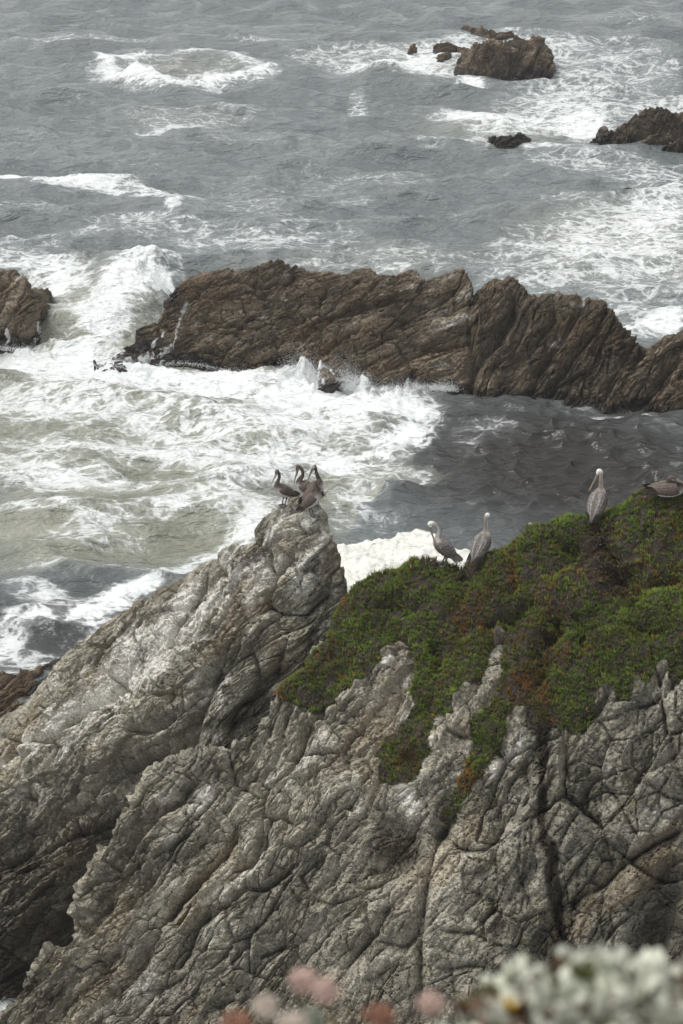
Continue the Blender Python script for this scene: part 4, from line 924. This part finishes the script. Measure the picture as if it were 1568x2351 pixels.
def pelican(px, py, yaw, S, body, neck, bill, adult, label, scale=1.0, legs=True, sit=0.0, seed=0, foot_xy=None):
    rg = np.random.RandomState(seed + 100)
    loc = surf(S, px, py)
    root = empty('pelican', loc + np.array([0, 0, sit]), R_(yaw), label=label, category='pelican', group='brown pelicans resting on the rocks')
    root.scale = (scale,) * 3
    ca, sa = math.cos(R_(-yaw)), math.sin(R_(-yaw))
    bd = nrm([bill[0] * ca - bill[1] * sa, bill[0] * sa + bill[1] * ca, bill[2]])       # bill direction, bird's own axes
    H = np.array(neck[-1][:3])
    spine = list(body) + list(neck) + [(*(H + bd * .050 + np.array([0, 0, -.004])), .027, .029), (*(H + bd * .085 + np.array([0, 0, -.010])), .014, .016)]
    NR, K = 84, 20
    R, c, Lt, Nn, rw, rh, T = sweep(spine, NR, K)
    nb = len(body); ntot = len(spine); u = np.linspace(0, ntot - 1, NR)
    # colours
    a = np.linspace(0, 2 * math.pi, K, endpoint=False)
    dors = np.abs(Nn[:, 2:3]) * 0 + np.sin(a)[None, :] * np.sign(Nn[:, 2] + .2 * 0 + 1e-6)[:, None]
    if Nn[NR // 4, 2] < 0: dors = -np.sin(a)[None, :] + 0 * dors
    else: dors = np.sin(a)[None, :] + 0 * dors
    ub = u[:, None] + 0 * dors
    brown = np.array([.095, .072, .060]); grey = np.array([.135, .115, .102]); white = np.array([.66, .645, .60]); dk = np.array([.055, .042, .036]); pale = np.array([.52, .50, .47])
    col = np.zeros((NR, K, 3))
    mixc = lambda A, B, f: A + (B - A) * f[..., None]
    back_c = grey * .95 if adult else brown * 1.1
    belly_c = np.array([.12, .10, .088]) if adult else pale
    col[:] = mixc(np.tile(back_c, (NR, K, 1)), np.tile(belly_c, (NR, K, 1)), sstep(.25, -.45, dors))
    neck_c = np.array([.46, .44, .41]) if adult else brown * .95
    nape_c = np.array([.24, .20, .17]) if adult else brown * .85
    fn = sstep(nb - 1.6, nb - .2, ub)
    col = mixc(col, mixc(np.tile(neck_c, (NR, K, 1)), np.tile(nape_c, (NR, K, 1)), sstep(-.2, .8, dors)), fn)
    head_c = white if adult else np.array([.105, .080, .066])
    fh = sstep(ntot - 4.6, ntot - 3.4, ub)
    col = mixc(col, np.tile(head_c, (NR, K, 1)), fh)
    if not adult: col = mixc(col, np.tile(pale * .75, (NR, K, 1)), .8 * sstep(ntot - 3.4, ntot - 2.6, ub) * sstep(.1, -.5, dors))
    col = mixc(col, np.tile(dk, (NR, K, 1)), sstep(ntot - 2.2, ntot - 1.5, ub) * .85)
    tailf = sstep(1.3, .3, ub); col = mixc(col, np.tile(dk * 1.5, (NR, K, 1)), tailf)
    col *= (0.86 + .28 * rg.rand(NR, K, 1))
    # feather relief
    R = R + (Lt[:, None] * np.cos(a)[None, :, None] + Nn[:, None] * np.sin(a)[None, :, None]) * (rg.rand(NR, K, 1) - .5) * .006 * (rw[:, None, None] / .1)
    V, F = tube(R); me = mesh_np('body', V, F)
    set_attr(me, 'plume', np.concatenate([col.reshape(-1, 3), col[0].mean(0)[None], col[-1].mean(0)[None]]))
    link('body', me, m_fea, root)
    # folded wings: feathered shells lying along the flanks
    up = Nn.copy(); up[up[:, 2] < 0] *= -1 if Nn[NR // 4, 2] < 0 else 1
    sgn = -1.0 if Nn[NR // 4, 2] < 0 else 1.0
    u0, u1 = .1, nb - 1.05
    for sd in (-1, 1):
        nS, nC = 44, 22
        us = np.linspace(u1, u0, nS); cc_ = np.linspace(0, 1, nC)
        cen = np.stack([np.interp(us, u, c[:, k]) for k in range(3)], -1); lt = np.stack([np.interp(us, u, Lt[:, k]) for k in range(3)], -1) * sd
        nn = np.stack([np.interp(us, u, Nn[:, k]) for k in range(3)], -1) * sgn; w_ = np.interp(us, u, rw); h_ = np.interp(us, u, rh)
        f = np.linspace(0, 1, nS)
        w_ = np.maximum(w_, .055 - .03 * f); h_ = np.maximum(h_, .05 - .03 * f)
        lo = R_(-38) + R_(30) * f ** 2; hi = R_(84) - R_(10) * f
        ph = lo[:, None] + (hi - lo)[:, None] * cc_[None, :]
        edge = np.minimum(sstep(0, .14, cc_), sstep(1, .86, cc_))[None, :] * sstep(0, .16, f)[:, None]
        # overlapping feather rows
        rowf = (f[:, None] * 9 + .9 * np.sin(cc_[None, :] * 3.1)) % 1.0
        lane = np.abs(((cc_[None, :] * 9 + np.floor(f[:, None] * 9) * .5) % 1.0) - .5) * 2
        thick = 1.03 + 0 * ph
        off = -.006 + edge * (.016 + .007 * rowf - .006 * lane)
        Wv = cen[:, None] + lt[:, None] * (np.cos(ph) * (w_[:, None] * thick + off))[..., None] + nn[:, None] * (np.sin(ph) * (h_[:, None] * thick + off))[..., None]
        base = grey * 1.05 if adult else brown * 1.15
        stp = .5 + .5 * np.sin(cc_ * 34 + 2 * sd)[None, :] * sstep(.05, .5, f)[:, None]
        top = sstep(.45, .9, cc_)[None, :] + 0 * f[:, None]
        wc = mixc(np.tile(base * (.55 if adult else .7), (nS, nC, 1)), np.tile((np.array([.36, .345, .335]) if adult else np.array([.20, .165, .145])), (nS, nC, 1)), np.clip(.08 + .40 * top + .85 * (stp - .5) + .7 * (rg.rand(nS, nC) - .5), 0, 1))
        wc = mixc(wc, np.tile(dk * 1.2, (nS, nC, 1)), .55 * sstep(.72, 1.0, f)[:, None] * np.ones((1, nC)) + .35 * (rowf < .2) * edge)
        me = mesh_np('wing', Wv.reshape(-1, 3), grid_faces(nS, nC)); set_attr(me, 'plume', wc.reshape(-1, 3))
        wo = link('wing', me, m_fea, root)
        # flight feathers at the wing tip
        tipc = cen[-8]; dirv = nrm(cen[-1] - cen[-12])
        fv, ff, fcx = [], [], []; o = 0
        for q in range(7):
            f0 = Wv[int(nS * (.55 + .035 * q)), int(2 + q * 2.4)]; Lf = .20 - .012 * abs(q - 2); wd = .013
            dd = nrm(dirv + lt[-8] * (.05 - .03 * q) + nn[-8] * (-.10 + .035 * q)); sd_ = nrm(np.cross(dd, lt[-8])); ol = lt[-8] * .010
            pts = np.array([f0 - sd_ * wd + ol * .4, f0 + sd_ * wd + ol, f0 + dd * Lf * .7 + sd_ * wd * .9 + ol, f0 + dd * Lf, f0 + dd * Lf * .7 - sd_ * wd * .9 + ol * .3])
            pts = np.concatenate([pts, pts - ol * .5 - lt[-8] * .004]); fv.append(pts)
            ff.append(np.array([[0, 1, 2], [0, 2, 4], [4, 2, 3], [5, 7, 6], [5, 9, 7], [9, 8, 7]]) + o); o += 10
            fcx.append(np.tile((np.array([.20, .18, .17]) if adult else dk * 1.1) * rg.uniform(.6, 1.4), (10, 1)))
        me = mesh_np('flight_feathers', np.concatenate(fv), np.concatenate(ff), smooth=False); set_attr(me, 'plume', np.concatenate(fcx)); link('flight_feathers', me, m_fea, wo)
    # bill: long upper mandible with a hooked nail, pouched lower mandible
    side = np.cross(bd, [0, 0, 1.0]); side = nrm(side) if np.linalg.norm(side) > .05 else np.array([0, 1.0, 0]); dn = nrm(np.cross(side, bd)); dn = dn if dn[2] < 0 else -dn
    if abs(bd[2]) > .8:
        bk = nrm(np.array([-1.0, 0, 0]) - bd * np.dot([-1.0, 0, 0], bd)); dn = bk if abs(np.dot(bk, side)) < .5 else dn
    O = H + bd * .055; BL = .315
    upper = [(*(O + bd * BL * t + dn * dy), w, h) for t, w, h, dy in ((-.10, .018, .016, .0), (.05, .019, .015, .0), (.35, .014, .009, .004), (.7, .013, .007, .006), (.93, .012, .007, .006), (1.0, .006, .006, .014), (1.02, .003, .004, .022))]
    lower = [(*(O + bd * BL * t + dn * dy), w, h) for t, w, h, dy in ((-.12, .016, .020, .022), (.05, .017, .021, .026), (.3, .013, .018, .024), (.6, .010, .011, .017), (.9, .009, .005, .013), (.97, .004, .003, .012))]
    bo = None
    for nme, ct, c0, c1 in (('bill', upper, (.20, .185, .14) if adult else (.20, .185, .17), (.42, .17, .07) if adult else (.27, .24, .21)), ('pouch', lower, (.16, .12, .085) if adult else (.14, .12, .11), (.30, .14, .07) if adult else (.20, .17, .15))):
        Rb, *_q = sweep(ct, 26, 10, lat=side); V, F = tube(Rb); me = mesh_np(nme, V, F)
        t = np.linspace(0, 1, 26)[:, None]; cb = np.array(c0) * (1 - sstep(.4, .95, t)) + np.array(c1) * sstep(.4, .95, t); cb = np.repeat(cb[:, None], 10, 1).reshape(-1, 3); cb = np.concatenate([cb, cb[:1], cb[-1:]])
        set_attr(me, 'plume', cb)
        bo = link(nme, me, m_bill, root if bo is None else bo)
    for sd in (-1, 1):
        ec = H + bd * .028 + side * sd * .030 - dn * .008
        th = np.linspace(.2, math.pi - .2, 5); Re = np.stack([np.stack([ec + np.array([np.sin(t) * np.cos(x), np.sin(t) * np.sin(x), np.cos(t)]) * .0085 for x in np.linspace(0, 6.283, 8, endpoint=False)]) for t in th]); V, F = tube(Re)
        link('eye', mesh_np('eye', V, F), m_eye, root)
    if legs:
        for sd in (-1, 1):
            top = np.array(body[3][:3]) * .6 + np.array(body[2][:3]) * .4 + np.array([.0, .055 * sd, -.02]); top = np.array([max(min(top[0], .06), -.06), top[1], top[2]])
            ank = np.array([-.005, .06 * sd, .028])
            Rl, *_q = sweep([(*top, .035, .04), (*(top * .5 + ank * .5), .016, .018), (*(ank + [0, 0, .03]), .011, .012), (*ank, .012, .012), (*(ank + [.01, 0, -.018]), .014, .010)], 14, 8, lat=(0, 1, 0)); V, F = tube(Rl)
            lo_ = link('leg', mesh_np('leg', V, F), m_foot, root)
            # webbed foot
            tp = [ank + np.array([-.02, 0, -.016])] + [ank + np.array([L_ * math.cos(R_(t)), L_ * math.sin(R_(t)), -.024]) for t, L_ in ((-38, .085), (-20, .075), (-6, .105), (10, .082), (34, .088))]
            V = np.array(tp + [q + np.array([0, 0, .012]) for q in tp]); F = [np.array([[6, 7, 8], [6, 8, 9], [6, 9, 10], [6, 10, 11], [0, 2, 1], [0, 3, 2], [0, 4, 3], [0, 5, 4]]), np.array([[0, 1, 7, 6], [1, 2, 8, 7], [2, 3, 9, 8], [3, 4, 10, 9], [4, 5, 11, 10], [5, 0, 6, 11]])]
            link('foot', mesh_np('foot', V, F, smooth=False), m_foot, lo_)
    return root

# body shapes, tail to shoulder (x forward, z up, metres; half width, half height)
STAND = [(-.30, 0, .07, .028, .010), (-.23, 0, .14, .055, .03), (-.15, 0, .215, .112, .09), (-.05, 0, .31, .148, .13), (.045, 0, .41, .148, .135), (.105, 0, .50, .108, .108)]
LOW = [(-.36, 0, .17, .028, .010), (-.27, 0, .21, .06, .03), (-.17, 0, .265, .115, .09), (-.05, 0, .33, .15, .13), (.07, 0, .40, .145, .128), (.135, 0, .47, .10, .10)]
def shift(sp, dx, dz): return [(x + dx, y, z + dz, a, b) for x, y, z, a, b in sp]
CRAG = SAd; HILL = SBd
pelican(652, 1158, 214, CRAG, LOW, [(.150, 0, .545, .055, .06), (.13, 0, .62, .036, .04), (.10, 0, .69, .031, .034), (.105, 0, .76, .031, .034), (.14, .0, .825, .034, .036), (.165, .01, .845, .039, .041)], (-.35, -.75, -.55), False,
        'brown pelican with speckled white belly standing alone at the edge of the crag', seed=1, scale=.87)
pelican(702, 1153, 178, CRAG, LOW, [(.135, 0, .55, .05, .058), (.085, 0, .63, .036, .04), (.075, 0, .72, .031, .034), (.11, 0, .80, .032, .035), (.155, 0, .84, .035, .037), (.185, 0, .84, .039, .041)], (-.24, -.12, -.95), False,
        'brown pelican at the back of the cluster with pale bill hanging down', seed=2, scale=.87)
pelican(724, 1158, 15, CRAG, STAND, [(.11, 0, .575, .05, .055), (.085, 0, .66, .036, .04), (.06, 0, .74, .031, .034), (.045, 0, .82, .031, .034), (.03, .0, .875, .034, .036), (.015, -.01, .89, .039, .041)], (-.42, -.30, -.86), False,
        'brown pelican with reddish neck, bill pointing down over its neighbour', seed=3, scale=.87)
pelican(714, 1186, -18, CRAG, STAND, [(.11, 0, .56, .05, .056), (.095, 0, .62, .037, .041), (.085, 0, .68, .032, .035), (.09, 0, .735, .032, .035), (.115, 0, .775, .036, .038), (.14, 0, .785, .040, .042)], (.46, -.25, -.84), False,
        'brown pelican in front of the cluster with long grey bill against its breast', seed=4, scale=.90)
pelican(1021, 1296, 188, HILL, STAND, [(.115, 0, .57, .05, .056), (.095, 0, .645, .037, .041), (.095, 0, .72, .031, .034), (.13, 0, .795, .031, .034), (.205, 0, .84, .036, .038), (.262, 0, .835, .043, .043)], (.26, -.22, -.92), True,
        'white headed grey pelican on the saddle preening with its bill to its breast', seed=5)
pelican(1102, 1288, 52, HILL, STAND, [(.12, 0, .57, .05, .056), (.125, 0, .65, .036, .04), (.115, 0, .73, .031, .034), (.115, 0, .80, .031, .034), (.14, 0, .85, .036, .038), (.165, 0, .86, .042, .044)], (.12, .95, -.3), True,
        'grey pelican seen from behind with white head turned out to sea', seed=6)
pelican(1368, 1192, 62, HILL, STAND, [(.12, 0, .57, .05, .056), (.115, 0, .65, .037, .041), (.105, 0, .73, .032, .035), (.12, .01, .80, .033, .036), (.13, .02, .85, .038, .040), (.125, .05, .868, .044, .046)], (-.44, -.18, -.88), True,
        'white headed pelican on the green slope looking back over its shoulder', seed=7)
SIT = [(-.42, 0, .17, .03, .012), (-.31, 0, .16, .07, .04), (-.19, 0, .15, .115, .09), (-.04, 0, .145, .145, .13), (.11, 0, .15, .14, .13), (.21, 0, .17, .10, .11)]
pelican(1532, 1136, 4, HILL, SIT, [(.235, 0, .235, .06, .065), (.17, 0, .295, .042, .045), (.08, 0, .295, .036, .038), (.02, -.02, .295, .036, .038), (.02, -.03, .345, .040, .042), (.065, -.035, .365, .047, .048)], (.93, -.16, -.30), False,
        'brown pelican sitting low on the green crest at the picture edge', legs=False, sit=-.02, seed=8)

# ================================================================== spray where waves strike
rng = np.random.RandomState(3)
m_spray, nt, b = mat_new('sea_spray'); b.inputs['Base Color'].default_value = (.82, .84, .84, 1); b.inputs['Roughness'].default_value = .6
OCT = np.array([[1, 0, 0], [-1, 0, 0], [0, 1, 0], [0, -1, 0], [0, 0, 1], [0, 0, -1]], float)
OF = np.array([[0, 2, 4], [2, 1, 4], [1, 3, 4], [3, 0, 4], [2, 0, 5], [1, 2, 5], [3, 1, 5], [0, 3, 5]])
def spray(lines, label):
    Ps, Rs = [], []
    for pts, n, hgt, fwd in lines:
        W = np.array([on_z(x, y) for x, y in pts])
        t = rng.rand(n) * (len(pts) - 1)
        # bursts: droplets gather in jets
        t = np.clip(np.round(t * 5) / 5 + rng.normal(size=n) * .06, 0, len(pts) - 1.001)
        B = catmull(W, t)
        jet = .35 + .65 * np.abs(np.sin(np.round(t * 5) * 12.9))
        h = np.abs(rng.exponential(.36, n)) * hgt * jet; h = np.minimum(h, hgt * 1.6)
        B = B + np.stack([rng.normal(size=n) * .10 * (1 + h), -fwd * rng.rand(n) - .10 * h, h + .05], -1)
        Ps.append(B); Rs.append(rng.uniform(.0025, .010, n) * (1.25 - .5 * np.minimum(h / hgt, 1)))
    P = np.concatenate(Ps); r = np.concatenate(Rs)
    st = np.stack([np.ones(len(P)), np.ones(len(P)), rng.uniform(1, 2.2, len(P))], -1)
    V = P[:, None] + OCT[None] * r[:, None, None] * st[:, None]
    F = (np.arange(len(P)) * 6)[:, None, None] + OF[None]
    link('sea_spray', mesh_np('sea_spray', V.reshape(-1, 3), F.reshape(-1, 3)), m_spray, kind='stuff', label=label, category='spray')
spray([([(640, 866), (700, 872), (745, 884), (800, 888), (850, 893)], 22000, 1.0, .6), ([(850, 897), (920, 896), (985, 892), (1045, 896)], 7000, .42, .4), ([(330, 850), (420, 835), (520, 850), (640, 858)], 1200, .25, .4), ([(215, 840), (300, 845), (350, 850)], 900, .3, .3)],
      'spray bursting along the foot of the long ridge')
spray([([(330, 625), (372, 660), (385, 700)], 6000, .9, .5), ([(300, 780), (330, 745), (372, 735)], 3000, .5, .3)], 'spray thrown up behind the end of the long ridge')
spray([([(0, 800), (40, 806), (95, 800)], 900, .3, .3), ([(110, 760), (122, 700)], 500, .3, .3)], 'spray around the rock at the picture edge')
spray([([(250, 195), (330, 212), (430, 214), (540, 208), (630, 190)], 2600, .5, 1.0), ([(700, 178), (860, 190), (1050, 205)], 1800, .4, 1.0), ([(980, 270), (1100, 290), (1250, 300), (1350, 300)], 1600, .4, 1.0)], 'spray on the far breaking crests')

# ================================================================== bluff edge and flowering plants close to the camera
xs = np.linspace(-2.2, 2.2, 90); ys = np.concatenate([np.linspace(-1.5, 1.75, 60), np.linspace(1.8, 2.6, 25)])
GX, GY = np.meshgrid(xs, ys)
GZ = 23.36 + 0.03 * fbm(np.stack([GX * 3, GY * 3, 0 * GX], -1), 3, 2) - 3.2 * np.maximum(GY - 1.7, 0) ** 1.1 + .03 * GX
meG = mesh_np('bluff_edge', np.stack([GX, GY, GZ], -1).reshape(-1, 3), grid_faces(*GX.shape))
m_soil = simple_mat('bluff_soil', (.075, .055, .04), .95, .4, 12, .02)
link('bluff_edge', meG, m_soil, kind='structure', label='earth at the edge of the bluff')
def ground_z(x, y): return 23.36 + .03 * x

m_leaf, nt, b = mat_new('silvery_leaf'); g = NT(nt); g.l(g.attr('leaf_colour', True), b.inputs['Base Color']); b.inputs['Roughness'].default_value = .8; b.inputs['Specular IOR Level'].default_value = .2
m_stem = simple_mat('plant_stem', (.13, .105, .06), .8, .3, 80)
def blades(P, D, L, W, cup=.25):
    """spoon-shaped leaves with a folded midrib and thickness"""
    n = len(P); r = rng.normal(size=(n, 3)); s = np.cross(D, r); s /= np.linalg.norm(s, axis=1, keepdims=True); t = np.cross(s, D)
    prof = [(0, .18), (.35, .6), (.7, 1.0), (.92, .7)]
    V = np.zeros((n, 13, 3)); l_, w_ = L[:, None], W[:, None]
    for k, (a, q) in enumerate(prof):
        c = P + D * l_ * a + t * l_ * .25 * a * a
        V[:, k * 3] = c - s * w_ * q * .5 + t * w_ * q * cup; V[:, k * 3 + 1] = c - t * w_ * .10; V[:, k * 3 + 2] = c + s * w_ * q * .5 + t * w_ * q * cup
    V[:, 12] = P + D * l_ + t * l_ * .25
    o = (np.arange(n) * 13)[:, None]
    q = np.concatenate([o + np.array([[k * 3 + e, k * 3 + e + 1, k * 3 + e + 4, k * 3 + e + 3]]) for k in range(3) for e in range(2)])
    t3 = np.concatenate([o + np.array([[9, 10, 12]]), o + np.array([[10, 11, 12]])])
    return V.reshape(-1, 3), [q, t3]
# shrub: dome of rosettes
SH = empty('seaside_shrub', (.34, 1.58, 23.37), 0, label='blurred silver leaved shrub with one yellow flower close to the camera', category='shrub')
outline = [(1030, 2420), (1065, 2330), (1100, 2275), (1145, 2240), (1200, 2202), (1280, 2178), (1340, 2188), (1420, 2182), (1480, 2200), (1540, 2195), (1640, 2180), (1760, 2220)]
ros, rd = [], []
for q in range(820):
    x = rng.uniform(1035, 1760); top = np.interp(x, [o[0] for o in outline], [o[1] for o in outline]); k = rng.rand() ** .8
    y = top + 46 + k * (2480 - top)
    s = 2.12 - .20 * k + rng.normal() * .03 - .05 * math.sin((x - 930) / 170.0)
    ros.append(at(x, y, s)); rd.append(nrm([rng.normal() * .45, -.35 + rng.normal() * .4, .9]))
ros = np.array(ros); rd = np.array(rd)
def rosettes(cen, dirs, per, Lr, Wr, cols, spread=.75):
    P = np.repeat(cen, per, 0); D = np.repeat(dirs, per, 0); n = len(P)
    D = D + rng.normal(size=D.shape) * spread; D /= np.linalg.norm(D, axis=1, keepdims=True)
    V, F = blades(P + D * .002, D, rng.uniform(*Lr, n), rng.uniform(*Wr, n))
    c = np.repeat(cols, per, 0) * rng.uniform(.8, 1.2, (n, 1))
    return V, F, np.repeat(c, 13, 0)
kind = rng.rand(len(ros))
xr = np.array([proj(p_[None])[0][0] for p_ in ros])
olive = (kind < .14) | ((xr < 1170) & (kind < .45)); drym = (kind > .78) & ~olive
org = SH.location
for nme, msk, c0, per, Lr in (('foliage', ~olive & ~drym, (.66, .67, .56), 15, (.022, .040)), ('olive_leaves', olive, (.13, .135, .05), 11, (.018, .032)), ('dry_leaves', drym, (.125, .075, .05), 12, (.015, .034))):
    cols = np.array(c0)[None] * rng.uniform(.45, 1.2, (msk.sum(), 1))
    V, F, C_ = rosettes(ros[msk] - (np.array([0, .012, -.006]) if nme == 'dry_leaves' else 0), rd[msk], per, Lr, (.009, .016), cols)
    me = mesh_np(nme, V - np.array(org), F); set_attr(me, 'leaf_colour', C_); link(nme, me, m_leaf, SH, kind='stuff')
for q in range(26):
    e = ros[rng.randint(len(ros))] - np.array(org); bs = np.array([e[0] * .5, e[1] * .4 - .02, -.02])
    Rs, *_q = sweep([(*bs, .006, .006), (*(bs * .5 + e * .5 + np.array([0, .01, .03])), .0045, .0045), (*e, .003, .003)], 8, 6, lat=(1, 0, 0)); V, F = tube(Rs)
    link('stem', mesh_np('stem', V, F), m_stem, SH)
# yellow flower
fcn = at(1170, 2310, 1.93) - np.array(org)
D = np.array([[math.cos(t) , -.55 + .5 * math.sin(t) * .6, .45 + math.sin(t)] for t in np.linspace(0, 6.283, 13)[:-1]]); D /= np.linalg.norm(D, axis=1, keepdims=True)
V, F = blades(np.tile(fcn, (12, 1)), D, np.full(12, .011), np.full(12, .007)); me = mesh_np('flower', V, F); set_attr(me, 'leaf_colour', np.tile([.72, .50, .02], (len(V), 1))); link('flower', me, m_leaf, SH, label='small yellow daisy-like flower')

# buckwheat: stalks with round heads of tiny florets
def flower_stalk(x, y, s, rad, col, label):
    c = at(x, y, s); bx, by = c[0] + rng.normal() * .03, min(c[1] - .02, 1.66); bz = ground_z(bx, by)
    root = empty('buckwheat_stalk', (bx, by, bz), 0, label=label, category='flower', group='buckwheat flowers close to the camera')
    e = c - np.array([bx, by, bz])
    Rs, *_q = sweep([(0, 0, -.02, .003, .003), (*(e * .5 + np.array([.01, .01, .0])), .0024, .0024), (*e, .002, .002)], 10, 6, lat=(1, 0, 0)); V, F = tube(Rs); link('stem', mesh_np('stem', V, F), m_stem, root)
    n = 150; d = rng.normal(size=(n, 3)); d /= np.linalg.norm(d, axis=1, keepdims=True); d[:, 2] = d[:, 2] * .75
    pos = e + d * rad * rng.uniform(.55, 1.0, (n, 1)); rs = rng.uniform(.14, .24, n) * rad
    V = (pos[:, None] + OCT[None] * rs[:, None, None]).reshape(-1, 3); F = ((np.arange(n) * 6)[:, None, None] + OF[None]).reshape(-1, 3)
    me = mesh_np('flower_head', V, F); set_attr(me, 'leaf_colour', np.repeat(np.array(col)[None] * rng.uniform(.65, 1.35, (n, 1)), 6, 0)); link('flower_head', me, m_leaf, root)
    nl = 7; V, F = blades(np.tile([0, 0, .01], (nl, 1)), nrm([0, 0, 1]) + rng.normal(size=(nl, 3)) * .6, rng.uniform(.02, .035, nl), rng.uniform(.009, .014, nl)); me = mesh_np('leaves', V, F); set_attr(me, 'leaf_colour', np.tile([.22, .26, .2], (len(V), 1))); link('leaves', me, m_leaf, root)
PINK, PALE, RUST = (.50, .36, .31), (.50, .43, .365), (.27, .14, .095)
flower_stalk(698, 2252, 1.98, .0150, PINK, 'pink buckwheat head, upper one of the touching pair')
flower_stalk(748, 2272, 1.96, .0145, PINK, 'pink buckwheat head, lower one of the touching pair')
flower_stalk(612, 2312, 1.95, .0140, PALE, 'pale cream pink buckwheat head beside the touching pair')
flower_stalk(545, 2352, 1.92, .0150, RUST, 'leftmost rusty buckwheat head cut by the bottom edge')
flower_stalk(672, 2352, 1.90, .0150, PALE, 'pale buckwheat head cut by the bottom edge below the touching pair')
flower_stalk(874, 2334, 1.95, .0155, RUST, 'rusty red buckwheat head between the pink pair and the shrub')
flower_stalk(990, 2305, 1.99, .0140, PINK, 'pink buckwheat head nearest the silver shrub')
flower_stalk(715, 2340, 2.02, .0130, (.33, .36, .28), 'grey green bud below the touching pink pair')

# ================================================================== sea haze
m_haze = bpy.data.materials.new('sea_haze'); m_haze.use_nodes = True
nt = m_haze.node_tree; nt.nodes.clear()
o_ = nt.nodes.new('ShaderNodeOutputMaterial'); v_ = nt.nodes.new('ShaderNodeVolumePrincipled')
v_.inputs['Color'].default_value = (.93, .95, .97, 1); v_.inputs['Density'].default_value = .0004; v_.inputs['Anisotropy'].default_value = .2
nt.links.new(v_.outputs[0], o_.inputs['Volume'])
x0, x1, y0, y1, z0, z1 = -4300, 4300, -60, 1700, -12.0, 26.5
V = np.array([[x, y, z] for z in (z0, z1) for y in (y0, y1) for x in (x0, x1)], float)
F = np.array([[0, 2, 3, 1], [4, 5, 7, 6], [0, 1, 5, 4], [2, 6, 7, 3], [0, 4, 6, 2], [1, 3, 7, 5]])
link('haze', mesh_np('haze', V, F, smooth=False), m_haze, kind='stuff', label='pale sea mist over the water')
